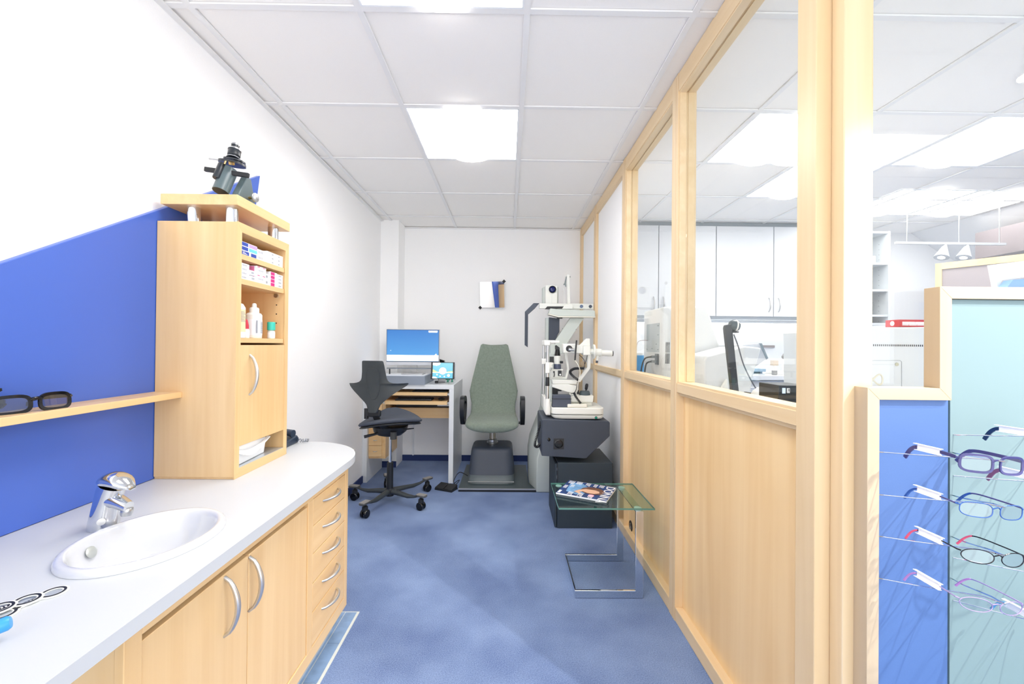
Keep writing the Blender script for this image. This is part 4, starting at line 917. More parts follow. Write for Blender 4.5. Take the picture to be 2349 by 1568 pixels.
# swivelling instrument table
B().prism([(0.236, 0.489), (0.236, 0.728), (0.245, 0.736), (0.69, 0.726), (0.698, 0.716), (0.698, 0.626), (0.541, 0.474), (0.53, 0.472)], 'y', 2.81, 3.22).build('instrument_table', DARK, t, bevel=0.004)
B().box(0.30, 0.43, 3.22, 3.62, 0.50, 0.60).build('table_bracket', STC, t)
b = B().box(0.316, 0.386, 2.8075, 2.81, 0.535, 0.608); q = b.build('socket_plate', BLACK, t, bevel=0.001)
B().lathe([(0.027, 0), (0.029, 0.003), (0.025, 0.004), (0.024, 0.001), (0.001, 0.001)], (0.351, 2.8075, 0.571), (0, -1, 0), 26).build('socket_ring', BLACKG, q)
B().lathe([(0.011, 0), (0.011, 0.003), (0.004, 0.005)], (0.284, 2.81, 0.60), (0, -1, 0), 14).ell((0.284, 2.807, 0.60), 0.005, 0.004, 0.018, 8).build('lock', BLACKG, t)
b = B(); coil(bez([(0.236, 2.93, 0.70), (0.228, 2.93, 0.66), (0.215, 2.93, 0.61), (0.200, 2.93, 0.56), (0.198, 2.93, 0.528), (0.215, 2.93, 0.52), (0.228, 2.93, 0.535), (0.236, 2.93, 0.545)], 4), 0.007, 0.0028, 34, b, per=8).build('coiled_cord', BLACK, t)

# ---- black floor cabinet
t = thing('instrument_cabinet', (0.525, 3.0, 0), 'charcoal metal cabinet on the carpet under the slit lamp table', 'cabinet')
B().box(0.345, 0.719, 2.81, 3.21, 0.002, 0.443).build('casing', DARK2, t, bevel=0.003)
B().box(0.328, 0.342, 2.815, 3.20, 0.008, 0.436).build('door', DARK2, t, bevel=0.002)
b = B().box(0.3405, 0.3465, 2.808, 2.81, 0.392, 0.41).box(0.3405, 0.3465, 2.808, 2.81, 0.335, 0.358); b.build('hinges', SATIN, t)
B().box(0.3415, 0.347, 2.806, 2.8105, 0.32, 0.44).build('hinge_strip', BLACK, t)

# ---- slit lamp
t = thing('slit_lamp', (0.48, 2.95, 0.729), 'white slit lamp microscope with coiled black cord on the charcoal table', 'microscope')
def rb(x0, x1, y0, y1, z0, z1, r=0.03):
    xc, yc = (x0 + x1) / 2, (y0 + y1) / 2
    return [sup(xc, yc, (x1 - x0) / 2, (y1 - y0) / 2, 9, 40, z0), sup(xc, yc, (x1 - x0) / 2, (y1 - y0) / 2, 9, 40, z1)]
B().loft(rb(0.302, 0.668, 2.83, 3.14, 0.766, 0.812)).build('base_top', UN2, t, bevel=0.006, sharp=50)
B().loft([sup(0.49, 2.985, 0.168, 0.145, 9, 40, 0.7365), sup(0.487, 2.985, 0.18, 0.153, 9, 40, 0.748), sup(0.487, 2.985, 0.181, 0.154, 9, 40, 0.762)]).build('base', UN2, t, sharp=50)
B().loft(rb(0.308, 0.662, 2.84, 3.13, 0.761, 0.767)).build('base_gap', BLACK, t)
B().lathe([(0.0095, 0), (0.0095, 0.002), (0.0075, 0.003), (0.001, 0.003)], (0.608, 2.8322, 0.7465), (0, -1, 0), 18).build('switch', BLACK, t)
B().lathe([(0.007, 0), (0.007, 0.0015), (0.001, 0.002)], (0.608, 2.829, 0.7465), (0, -1, 0), 18).build('green_light', pm('jewel_green', (0, 150, 124), 0.2), t)
B().box(0.33, 0.60, 2.93, 3.10, 0.812, 0.842).build('rail_deck', UN2, t, bevel=0.004)
B().prism([(0.33, 0.842), (0.60, 0.842), (0.605, 0.888), (0.48, 0.889), (0.38, 0.87)], 'y', 2.90, 3.04).build('carriage', UN2, t, bevel=0.004)
B().lathe([(0.039, 0), (0.039, 0.006), (0.034, 0.024), (0.031, 0.028), (0.001, 0.028)], (0.549, 2.94, 0.889)).build('joystick_base', pm('rubber_grey', (74, 88, 94), 0.6), t)
B().lathe([(0.004, 0), (0.004, 0.008), (0.010, 0.016), (0.0115, 0.04), (0.009, 0.052), (0.002, 0.056)], (0.557, 2.94, 0.915), (0.15, 0, 1)).build('joystick', BLACK, t)
B().prism([(0.309, 0.813), (0.44, 0.813), (0.439, 0.874), (0.436, 0.897), (0.313, 0.896)], 'y', 2.85, 2.91).build('power_box', pm('slate_plastic', (66, 74, 90), 0.45), t, bevel=0.003)
B().box(0.308, 0.441, 2.848, 2.86, 0.868, 0.872).build('power_box_lip', BLACK, t)
B().box(0.413, 0.548, 2.835, 2.87, 0.8125, 0.836).build('handpiece', CREAM, t, bevel=0.006)
B().prism([(0.311, 0.966), (0.424, 0.967), (0.483, 0.956), (0.489, 0.922), (0.46, 0.905), (0.42, 0.911), (0.311, 0.946)], 'y', 2.90, 2.96).build('lower_arm', UN2, t, bevel=0.004)
B().prism([(0.311, 0.998), (0.497, 0.993), (0.49, 0.967), (0.316, 0.967)], 'y', 2.905, 2.955).build('upper_bar', UN2, t, bevel=0.004)
B().prism([(0.43, 0.888), (0.50, 0.888), (0.495, 0.93), (0.44, 0.93)], 'y', 2.91, 2.95).build('pivot_post', UN2, t)
B().prism([(0.485, 0.985), (0.511, 0.979), (0.584, 1.079), (0.587, 1.178), (0.563, 1.178), (0.562, 1.083)], 'y', 2.915, 2.945).build('microscope_arm', UN2, t, bevel=0.003)
B().prism([(0.408, 1.188), (0.426, 1.188), (0.446, 1.069), (0.427, 0.994), (0.309, 0.994), (0.309, 1.009), (0.416, 1.01), (0.431, 1.069)], 'y', 2.985, 3.015).build('illumination_arm', UN2, t, bevel=0.002)
B().box(0.387, 0.478, 2.89, 2.97, 1.186, 1.25).build('head_box', UN2, t, bevel=0.004)
B().lathe([(0.0225, 0), (0.0225, 0.003), (0.001, 0.003)], (0.428, 2.89, 1.216), (0, -1, 0), 26).build('round_port', BLACK, t)
B().lathe([(0.011, 0), (0.012, 0.02), (0.009, 0.022), (0.009, 0.04), (0.001, 0.04)], (0.422, 2.878, 1.212), (1, 0, -0.1), 18).build('prism_tube', STEEL, t)
B().prism([(0.471, 1.275), (0.481, 1.275), (0.471, 1.136), (0.461, 1.136)], 'y', 2.865, 2.875).build('setting_bar', BLACK, t, bevel=0.001)
B().box(0.478, 0.5255, 2.89, 2.965, 1.184, 1.242).build('magnifier_block', UN2, t, bevel=0.003)
B().box(0.5255, 0.5765, 2.885, 2.97, 1.172, 1.237).build('magnifier_block', UN2, t, bevel=0.004)
B().prism([(0.513, 1.243), (0.556, 1.288), (0.5735, 1.288), (0.576, 1.2375), (0.513, 1.2375)], 'y', 2.895, 2.96).build('lamp_hood', UN2, t, bevel=0.003)
b = B().lathe([(0.022, 0), (0.022, 0.033)], (0.5765, 2.93, 1.196), (1, 0, 0), 26).lathe([(0.049, 0.027), (0.052, 0.030), (0.050, 0.038), (0.03, 0.040)], (0.5765, 2.93, 1.196), (1, 0, 0), 34); b.build('shield_disc', UN2, t)
B().lathe([(0.0275, 0.036), (0.0275, 0.078), (0.024, 0.086)], (0.5765, 2.93, 1.192), (1, 0, -0.03), 26).build('binocular_body', UN2, t)
for dy in (-0.024, 0.03):
    q = B().lathe([(0.0215, 0.08), (0.021, 0.155), (0.018, 0.158)], (0.5765, 2.93 + dy, 1.191), (1, 0, -0.04), 24).build('eyepiece', UN2, t)
    B().lathe([(0.0185, 0.156), (0.0185, 0.163), (0.012, 0.165), (0.001, 0.163)], (0.5765, 2.93 + dy, 1.191), (1, 0, -0.04), 24).build('rubber_cup', BLACK, q)
B().lathe([(0.0095, 0), (0.008, 0.035)], (0.634, 2.92, 1.168), (-0.1, 0, -1), 16).build('zoom_lever', UN2, t); B().lathe([(0.0085, 0.035), (0.0085, 0.052)], (0.634, 2.92, 1.168), (-0.1, 0, -1), 16).build('lever_grip', pm('grip_dark', (70, 74, 84), 0.5), t)
B().lathe([(0.0225, 1.163), (0.0155, 1.21)], (0.36, 3.0, 0), n=24).build('lamp_cone', BLACKG, t)
B().prism([(0.343, 1.21), (0.343, 1.237), (0.35, 1.24), (0.374, 1.222), (0.374, 1.205)], 'y', 2.985, 3.015).build('prism_head', BLACK, t)
B().lathe([(0.025, 1.104), (0.025, 1.163)], (0.36, 3.0, 0), n=28).build('lamp_tower', UN2, t)
B().box(0.306, 0.335, 3.005, 3.04, 1.112, 1.156).build('filter_box', BLACK, t); B().cyl((0.375, 2.972, 1.118), 0.009, 0.022, (1, 0, 0), 14).build('filter_knob', BLACK, t)
B().lathe([(0.024, 1.068), (0.027, 1.07), (0.027, 1.097), (0.023, 1.104)], (0.36, 3.0, 0), n=28).build('slit_ring', pm('slate_plastic2', (72, 80, 104), 0.35), t)
B().box(0.318, 0.40, 2.985, 3.02, 1.058, 1.068).box(0.309, 0.391, 2.98, 3.03, 1.009, 1.058).build('tower_foot', UN2, t)
q = B().box(0.362, 0.388, 2.972, 2.98, 1.019, 1.058).build('control_pad', BLACK, t); B().lathe([(0.006, 0), (0.006, 0.006), (0.001, 0.006)], (0.377, 2.972, 1.029), (0, -1, 0), 14).build('control_knob', STEEL, q)
B().tube(bez([(0.332, 2.972, 1.046), (0.336, 2.965, 1.03), (0.331, 2.965, 1.012)], 5), 0.003).cyl((0.333, 2.98, 1.048), 0.006, 0.012, (0, -1, 0), 12).build('cable', BLACK, t)
# head rest
B().cyl((0.277, 2.875, 0.865), 0.0105, 0.385).build('head_rest_post', STEEL, t); B().cyl((0.266, 3.06, 0.865), 0.0095, 0.385).build('head_rest_post', STEEL, t)
B().box(0.252, 0.292, 2.855, 3.08, 1.237, 1.274).box(0.292, 0.359, 2.868, 2.884, 1.254, 1.272).build('forehead_bar', WHITE2, t, bevel=0.005)
B().box(0.262, 0.29, 2.855, 2.90, 1.046, 1.12).box(0.25, 0.282, 3.03, 3.08, 1.10, 1.14).build('chin_rest_clamp', WHITE2, t, bevel=0.003)
B().prism([(0.29, 1.116), (0.324, 1.116), (0.309, 1.098), (0.318, 1.083), (0.29, 1.078)], 'y', 2.90, 3.02).build('chin_cup', WHITE2, t, bevel=0.003)
B().lathe([(0.0145, 0.957), (0.015, 0.962), (0.013, 1.015), (0.012, 1.018)], (0.277, 2.875, 0)).build('grip', BLACK, t)
B().lathe([(0.018, 0.765), (0.0185, 0.845), (0.016, 0.868)], (0.281, 2.87, 0)).prism([(0.254, 0.875), (0.254, 0.79), (0.272, 0.75), (0.302, 0.75), (0.302, 0.78), (0.28, 0.81), (0.275, 0.875)], 'y', 2.90, 3.09).build('post_foot', WHITE2, t)
b = B(); coil(bez([(0.531, 2.88, 1.081), (0.497, 2.875, 1.080), (0.463, 2.87, 1.078), (0.438, 2.87, 1.064), (0.436, 2.87, 1.046), (0.46, 2.87, 1.021), (0.495, 2.875, 0.996)], 5), 0.0072, 0.0026, 40, b, per=8).build('coiled_cord', BLACK, t)
b = B(); coil(bez([(0.461, 2.865, 0.912), (0.476, 2.858, 0.88), (0.506, 2.855, 0.84)], 4), 0.0062, 0.0026, 16, b, per=8).build('coiled_cord', BLACK, t)
b = B().tube(bez([(0.499, 2.90, 1.174), (0.53, 2.89, 1.144), (0.536, 2.885, 1.114), (0.533, 2.88, 1.08)], 5), 0.0022, 6)
b.tube(bez([(0.556, 2.89, 1.172), (0.548, 2.885, 1.14), (0.538, 2.885, 1.11)], 5), 0.0022, 6).tube(bez([(0.487, 2.88, 0.985), (0.478, 2.87, 0.94), (0.462, 2.865, 0.912), (0.44, 2.87, 0.903)], 5), 0.0024, 6); b.build('cable', BLACK, t)
B().tube(bez([(0.465, 2.87, 1.136), (0.491, 2.865, 1.098), (0.502, 2.865, 1.047), (0.487, 2.865, 0.975), (0.484, 2.87, 0.92)], 6), 0.0026, 6).build('white_cable', CREAM, t)
B().lathe([(0.010, 0.9), (0.005, 0.925), (0.001, 0.93)], (0.492, 2.885, 0)).box(0.334, 0.372, 3.05, 3.1, 0.842, 0.935).box(0.335, 0.40, 3.06, 3.1, 0.90, 0.93).build('rear_socket', BLACK, t)

# ================================================================== GLASS TABLE
t = thing('side_table', (0.5, 2.21, 0), 'low glass side table with chrome cantilever frame and a magazine', 'table')
gx0, gx1, gy0, gy1 = 0.256, 0.731, 2.035, 2.405
B().box(gx0 + .001, gx1 - .001, gy0 + .001, gy1 - .001, 0.4335, 0.4415).build('glass_top', GLASSG, t)
B().box(gx0, gx1, gy0, gy0 + 0.0016, 0.4335, 0.4415).box(gx0, gx1, gy1 - 0.0016, gy1, 0.4335, 0.4415).box(gx0, gx0 + 0.0016, gy0, gy1, 0.4335, 0.4415).box(gx1 - 0.0016, gx1, gy0, gy1, 0.4335, 0.4415).build('polished_edge', GEDGE, t)
for y in (2.036, 2.384):
    B().prism([(0.34, 0.002), (0.676, 0.002), (0.676, 0.427), (0.638, 0.427), (0.638, 0.038), (0.34, 0.038)], 'y', y, y + 0.012).build('chrome_frame', CHROME, t, bevel=0.001)
B().box(0.340, 0.346, 2.048, 2.384, 0.002, 0.038).build('floor_bar', CHROME, t); B().box(0.638, 0.676, 2.048, 2.384, 0.421, 0.427).build('top_bar', CHROME, t)
for x, y in ((0.657, 2.07), (0.657, 2.365), (0.30, 2.385)):
    B().lathe([(0.018, 0.4275 if x > .5 else 0.4295), (0.018, 0.4334)], (x, y, 0), n=22).build('glass_pad', pm('frosted_pad', (214, 226, 222), 0.3), t)
# magazine
U = Vector((0.241, -0.123, 0)).normalized(); V = Vector((-0.123, -0.241, 0)).normalized()   # U = up the page, V = reading direction
ctr = Vector((0.437, 2.262, 0.442))
mw, mh, mt = 0.222, 0.272, 0.010
t = thing('magazine', tuple(ctr), 'glossy fashion magazine with blue cover on the glass side table', 'magazine')
def mag(vl, ul, z0, z1, name, mat, poly=None, par=None):
    b = B(); b.M = frameM(ctr, V, U)
    if poly: b.prism(poly, 'z', z0, z1)
    else: b.box(vl[0] * mw, vl[1] * mw, ul[0] * mh, ul[1] * mh, z0, z1)
    return b.build(name, mat, par or t)
mag((-0.5, 0.5), (-0.5, 0.5), 0.0006, mt - 0.001, 'pages', PAPER)
cov = mag((-0.5, 0.5), (-0.5, 0.5), mt - 0.001, mt, 'cover', pm('cover_blue', (40, 66, 120), 0.25, noise=0.25, scale=14))
mag((-0.505, -0.5), (-0.5, 0.5), 0.0002, mt, 'spine', PAPER)
mag(0, 0, mt, mt + 0.0003, 'photo_shirt', pm('print_light_blue', (112, 160, 206), 0.3, noise=0.3, scale=40), [(mw * x, mh * y) for x, y in ((-0.35, -0.42), (0.3, -0.35), (0.42, -0.12), (0.3, 0.02), (0.05, 0.04), (-0.2, -0.02), (-0.42, -0.2))], cov)
mag(0, 0, mt + 0.0003, mt + 0.0006, 'photo_hair', pm('print_brown', (112, 74, 56), 0.3, noise=0.3, scale=60), [(mw * x, mh * y) for x, y in ((-0.22, 0.0), (-0.24, 0.2), (-0.12, 0.33), (0.05, 0.37), (0.2, 0.32), (0.26, 0.16), (0.22, 0.0), (0.12, -0.12), (-0.1, -0.1))], cov)
mag(0, 0, mt + 0.0006, mt + 0.0009, 'photo_face', pm('print_skin', (228, 184, 152), 0.3), [(mw * x, mh * y) for x, y in ((-0.04, -0.02), (-0.06, 0.16), (0.0, 0.26), (0.1, 0.28), (0.19, 0.2), (0.2, 0.06), (0.13, -0.05), (0.22, -0.1), (0.3, -0.02), (0.34, -0.06), (0.24, -0.2), (0.08, -0.14))], cov)
b = B(); b.M = frameM(ctr, V, U); b.cyl((mw * 0.34, mh * 0.17, mt), 0.016, 0.0009, n=24); b.build('photo_flower', pm('print_pink', (244, 150, 178), 0.3), cov)
text('title', 'DONNA', 0.068, PAPER, frameM(tuple(ctr + V * (-0.48 * mw) + U * (0.325 * mh) + Vector((0, 0, mt + 0.0006))), V, U), cov)
b = B(); b.M = frameM(ctr, V, U); rn = random.Random(3)
for u0, v0, k in ((0.26, -0.48, 4), (0.12, -0.48, 3), (-0.02, -0.48, 4), (-0.2, -0.48, 5), (-0.36, -0.46, 5), (-0.3, -0.2, 3), (0.2, 0.3, 4), (0.0, 0.3, 4), (-0.2, 0.3, 4), (-0.42, -0.1, 3)):
    for i in range(k):
        xx_ = v0; end_ = v0 + 0.15 + 0.07 * rn.random()
        while xx_ < end_:
            w_ = 0.012 + 0.02 * rn.random(); b.box(mw * xx_, mw * (xx_ + w_), mh * (u0 - 0.026 * i), mh * (u0 - 0.026 * i + 0.013), mt + 0.0006, mt + 0.001); xx_ += w_ + 0.007
b.box(mw * 0.3, mw * 0.47, mh * -0.48, mh * -0.43, mt, mt + 0.001)
b.build('cover_lines', PAPER, cov)
# floor socket in the partition panel
t = thing('wall_socket', (0.7995, 2.66, 0.04), 'round black socket in the maple panel behind the glass table', 'socket')
B().lathe([(0.034, 0), (0.034, 0.003), (0.028, 0.005), (0.0255, 0.001), (0.001, 0.001)], (0.7998, 2.655, 0.086), (-1, 0, 0), 30).build('plate', BLACK, t)
B().lathe([(0.019, 0), (0.020, 0.004), (0.0165, 0.004), (0.0165, 0)], (0.7985, 2.655, 0.086), (-1, 0, 0), 26, cap=False).build('chrome_ring', STEEL, t)

# ================================================================== GLASSES DISPLAY
t = thing('display_frame', (1.2, 0.97, 0), 'stepped maple display frame with blue and turquoise back boards for glasses', 'display')
DF = wood('pale_maple', (192, 170, 140), (200, 182, 156), 2); DFX = wood('pale_maple_x', (192, 170, 140), (200, 182, 156), 0)
Yf, Yb, e, R_ = 0.947, 0.9845, 0.028, 1.75
zt, zl, xl, xm = 1.384, 1.149, 0.83, 0.998
b = B().prism([(xl, 0.0), (xl, zl), (xl + e, zl - e), (xl + e, 0.0)], 'y', Yf, Yb).build('frame_upright', DF, t, bevel=0.0008)
b = B().prism([(xm, zl), (xm, zt), (xm + e, zt - e), (xm + e, zl - e)], 'y', Yf, Yb).build('frame_upright', DF, t, bevel=0.0008)
b = B().prism([(xl, zl), (xm, zl), (xm + e, zl - e), (xl + e, zl - e)], 'y', Yf, Yb).build('frame_rail', DFX, t, bevel=0.0008)
b = B().prism([(xm, zt), (R_, zt), (R_, zt - e), (xm + e, zt - e)], 'y', Yf, Yb).build('frame_rail', DFX, t, bevel=0.0008)
B().box(xl + e, R_, 0.976, Yb, 0, zl - e).box(xm + e, R_, 0.976, Yb, zl - e, zt - e).build('backing', pm('shadow_gap_blue', (40, 58, 130), 0.7), t)
B().box(xl + e + 0.005, xm + e + 0.002, 0.957, 0.962, 0, zl - e - 0.001).build('blue_board', pm('display_blue', (80, 112, 168), 0.5, noise=0.02, scale=300), t)
B().box(xm + e + 0.007, R_, 0.957, 0.963, 0, zt - e - 0.001).build('turquoise_board', pm('display_turquoise', (124, 148, 152), 0.5), t)
B().box(xm + e + 0.0025, xm + e + 0.0065, 0.965, 0.976, 0, zt - e).build('board_gap', pm('gap_teal', (0, 140, 160), 0.5), t)
def holder(x0, z0, zt_, label, dx=0.172):
    t = thing('wire_holder', (x0 + dx / 2, 0.956, z0), label, 'holder', 'wire glasses holders on the display boards')
    tip = (x0 + dx * 0.5, 0.785, zt_)
    B().tube([(x0, 0.9565, z0), (x0 + 0.032, 0.90, z0 + (zt_ - z0) * 0.35), (tip[0] - 0.008, 0.81, zt_), (tip[0], 0.783, zt_ + 0.003), (tip[0] + 0.008, 0.81, zt_), (x0 + dx - 0.032, 0.90, z0 + (zt_ - z0) * 0.35), (x0 + dx, 0.9565, z0)], 0.0014, 8).build('wire', CHROME, t)
zz_ = [0.999, 0.900, 0.804, 0.707]; zt2 = [1.025, 0.938, 0.846, 0.755]
for k in range(4): holder(0.864, zz_[k], zt2[k] - 0.002, ('topmost', 'second', 'third', 'lowest')[k] + ' wire glasses holder on the blue board')
zg = [1.040, 0.945, 0.850, 0.755, 0.656]
for k in range(5):
    if k in (2,): continue
    holder(1.041, zg[k], zg[k] + 0.03, ('topmost', 'second', '', 'third', 'lowest')[k] + ' wire glasses holder on the turquoise board')
PUR = pm('purple_blue_acetate', (66, 64, 118), 0.3); TEAL = pm('teal_acetate', (20, 160, 160), 0.3); BM = pm('blue_metal', (64, 104, 178), 0.25, metal=0.5); BKM = pm('black_metal', (22, 24, 32), 0.2, metal=0.3)
LM = pm('lilac_metal', (176, 160, 206), 0.25, metal=0.5); PKT = pm('pink_tip', (242, 96, 124), 0.3); LT = pm('lilac_tip', (196, 140, 206), 0.3)
NVY = pm('navy_acetate', (24, 50, 92), 0.3); MAU = pm('mauve_acetate', (134, 84, 118), 0.3); LBL = pm('light_blue_metal', (96, 168, 216), 0.3)
GD = 'spectacles on the wire holders'
gcx = 0.951
def Mg(x, z, a=0, tilt=0, y=0.793): return T((x, y, z)) @ Rz(a) @ Ry(tilt)
sp = dict(w=0.129, temp_len=0.128, group=GD, tag_on=0.75, inward=0.006)
spectacles('spectacles', Mg(0.947, 1.016, -2, 3.5), 'purple plastic children glasses with teal inner side on the topmost blue board holder', 'glasses', PUR, LENS, tips=PUR, temple=PUR, hh=0.0165, r=0.0012, p=3.4, tr=0.0018, flat=True, **sp)
b_ = None
spectacles('spectacles', Mg(0.947, 0.926, -2, 4), 'blue thin metal glasses on the second holder of the blue board', 'glasses', BM, LENS, tips=BM, temple=PUR, hh=0.014, r=0.0009, p=2.8, tr=0.0016, **sp)
spectacles('spectacles', Mg(0.950, 0.835, -2, 5), 'black oval wire glasses with pink tips on the third holder of the blue board', 'glasses', BKM, LENS, tips=PKT, hh=0.0135, r=0.0009, p=2.1, tr=0.0013, **sp)
spectacles('spectacles', Mg(0.947, 0.742, -2, 5), 'lilac oval wire glasses on the lowest holder of the blue board', 'glasses', LM, LENS, tips=LT, hh=0.013, r=0.0009, p=2.1, tr=0.0013, **sp)
spectacles('spectacles', Mg(1.128, 1.062, 0, 0), 'glasses with navy temples at the top of the turquoise board', 'glasses', NVY, LENS, tips=NVY, hh=0.015, r=0.0012, tr=0.0017, flat=True, **sp)
spectacles('spectacles', Mg(1.135, 0.972, 0, 0), 'glasses with mauve temples, second row of the turquoise board', 'glasses', MAU, LENS, tips=MAU, hh=0.015, r=0.0012, tr=0.0017, flat=True, **sp)
spectacles('spectacles', Mg(1.145, 0.684, 0, 0), 'glasses with light blue temples, lowest row of the turquoise board', 'glasses', LBL, LENS, tips=LBL, hh=0.015, r=0.001, tr=0.0015, **sp)

# shop spotlights on the ceiling behind the camera, aimed at the display
def spot_fixture(x, y, tx, ty, tz, label, power):
    t = thing('shop_spotlight', (x, y, H), label, 'spotlight', 'ceiling spotlights of the shop')
    d = (Vector((tx, ty, tz)) - Vector((x, y, H - 0.12))).normalized(); c = Vector((x, y, H - 0.12))
    B().cyl((x, y, H - 0.12), 0.006, 0.118).build('rod', STEEL, t)
    B().lathe([(0.02, -0.05), (0.03, -0.02), (0.034, 0.03), (0.030, 0.03), (0.028, 0.0), (0.001, -0.01)], c, d, 24).build('lamp_head', STEEL, t)
    l = bpy.data.lights.new('spot', 'SPOT'); l.energy = power; l.spot_size = math.radians(60); l.spot_blend = 0.6; l.shadow_soft_size = 0.012; l.color = (1.0, 0.96, 0.9)
    o = bpy.data.objects.new('lamp', l); COL.objects.link(o); o.parent = t; o.location = (c + d * 0.035) - Vector((x, y, H)); o.rotation_euler = d.to_track_quat('-Z', 'Y').to_euler()
spot_fixture(1.62, 0.12, 1.0, 0.95, 0.9, 'ceiling spotlight of the shop aimed at the display, steeper one', SPOT)
spot_fixture(2.1, 0.35, 1.0, 0.95, 0.9, 'ceiling spotlight of the shop aimed at the display, outer one', SPOT * 0.7)

# ================================================================== WORKSHOP BEHIND THE PARTITION
LW = pm('lab_white', (214, 217, 221), 0.4); LG = pm('lab_pale_grey', (196, 202, 207), 0.4)
for k, (x0, x1) in enumerate(((0.885, 1.489), (1.495, 2.064), (2.070, 2.641), (2.647, 3.22))):
    t = thing('wall_cabinet', ((x0 + x1) / 2, 4.26, 1.545), ('white wall cabinet at the partition side of the workshop row', 'white wall cabinet second from the partition', 'white wall cabinet third from the partition', 'white wall cabinet at the far end of the workshop row')[k], 'cabinet', 'white wall cabinets in the workshop')
    B().box(x0, x1, 4.118, 4.4295, 1.545, 2.44).build('body', LW, t)
    d = B().box(x0 + 0.001, x1 - 0.001, 4.10, 4.118, 1.545, 2.44).build('door', LW, t, bevel=0.001)
    hx_ = x1 - 0.045 if k % 2 == 0 else x0 + 0.045
    bow(B(), (hx_, 4.1, 1.59), (hx_, 4.1, 1.73), (0, -1, 0), 0.03, 0.006).build('handle', SATIN, d)
struct(B().box(0.86, 3.22, 4.13, 4.4295, 2.4405, H - 0.001).build('trim_50', pm('shadow_grey', (150, 158, 164), 0.8)))  # grey strip painted as the shadow between cabinets and ceiling
tag(B().box(0.86, 3.22, 4.15, 4.4295, 1.515, 1.5445).build('light_rail', LG, loc=(2, 4.3, 1.515)), 'pale strip running under the white wall cabinets', 'trim')
t = thing('under_cabinet_light', (2.0, 4.36, 1.47), 'bright strip light under the white wall cabinets of the workshop', 'light')
B().box(0.9, 3.2, 4.33, 4.41, 1.49, 1.5145).build('housing', WHITE, t); B().box(0.92, 3.18, 4.335, 4.405, 1.485, 1.49).build('tube', emit('strip_light', (255, 252, 248), 4), t)
t = thing('lab_counter', (2.4, 4.1, 0), 'white workshop counter with drawers along the back wall', 'counter')
B().box(0.86, 4.3, 3.80, 4.4295, 0.935, 0.975).build('worktop', LW, t, bevel=0.002); B().box(0.86, 4.3, 3.85, 4.4295, 0.1, 0.935).build('body', LG, t)
for k in range(6):
    x0 = 0.9 + 0.56 * k
    for z0, z1 in ((0.74, 0.925), (0.44, 0.73), (0.12, 0.43)):
        d = B().box(x0, x0 + 0.552, 3.832, 3.85, z0, z1).build('drawer', LW, t, bevel=0.001); bow(B(), (x0 + 0.21, 3.833, z1 - 0.06), (x0 + 0.34, 3.833, z1 - 0.06), (0, -1, 0), 0.025, 0.005).build('handle', SATIN, d)
t = thing('workbench', (1.6, 2.2, 0), 'white workbench behind the partition glass carrying the lens machines', 'workbench')
B().box(0.862, 2.3, 1.15, 2.98, 0.865, 0.90).build('worktop', LW, t, bevel=0.002)
for x, y in ((0.9, 1.2), (2.22, 1.2), (0.9, 2.9), (2.22, 2.9)): B().box(x, x + 0.05, y, y + 0.05, 0, 0.865).build('leg', LG, t)
# machine with the open service plate
t = thing('lens_tracer', (1.15, 2.78, 0.9002), 'tall white machine with grey service plate and vents behind the narrow pane', 'machine')
MW = pm('machine_white', (226, 228, 228), 0.5)
B().prism([(0.976, 0.9005), (0.976, 1.488), (1.255, 1.494), (1.345, 1.228), (1.36, 0.9005)], 'y', 2.60, 2.97).build('casing', MW, t, bevel=0.012, seg=3)
b = B().box(0.9735, 0.976, 2.66, 2.90, 1.20, 1.39); b.build('service_plate', pm('plate_grey', (176, 186, 190), 0.5), t)
b = B()
for y_, z_ in ((2.67, 1.37), (2.67, 1.31), (2.7, 1.25), (2.67, 1.215), (2.78, 1.22), (2.88, 1.215)): b.box(0.971, 0.9735, y_, y_ + 0.014, z_, z_ + 0.005)
b.build('plate_clips', pm('clip_grey', (110, 118, 124), 0.5), t)
b = B()
for i in range(3):
    for z0, z1 in ((1.20, 1.265), (1.13, 1.195)): b.box(0.995 + 0.009 * i, 0.9985 + 0.009 * i, 2.598, 2.60, z0, z1)
b.build('vents', BLACK, t)
B().box(0.965, 0.976, 2.665, 2.71, 1.12, 1.19).build('power_inlet', pm('inlet_grey', (90, 98, 102), 0.4), t)
b = B()
for z_ in (1.17, 1.14): b.box(0.935, 0.965, 2.68, 2.70, z_ - 0.008, z_ + 0.008)
b.build('power_plug', pm('plug_grey', (120, 128, 132), 0.4), t)
b = B().tube(bez([(0.935, 2.69, 1.17), (0.905, 2.74, 1.15), (0.895, 2.78, 1.05), (0.895, 2.79, 0.93)], 6), 0.005).tube(bez([(0.935, 2.69, 1.14), (0.912, 2.72, 1.12), (0.91, 2.75, 1.03), (0.91, 2.76, 0.92)], 6), 0.005).tube(bez([(0.915, 2.70, 0.92), (0.92, 2.67, 1.02), (0.925, 2.63, 1.045), (0.93, 2.59, 1.0), (0.93, 2.58, 0.92)], 6), 0.004)
b.build('power_cable', BLACK, t)
B().tube(bez([(0.973, 2.87, 1.28), (0.93, 2.92, 1.275), (0.915, 2.93, 1.24), (0.915, 2.93, 1.15)], 6), 0.0015).build('thin_cable', pm('dusty_pink_cable', (190, 160, 160), 0.5), t)
t = thing('water_canister', (0.93, 3.05, 0), 'blue plastic canister with white lid standing behind the narrow pane', 'canister')
BLC = pm('canister_blue', (70, 170, 232), 0.25)
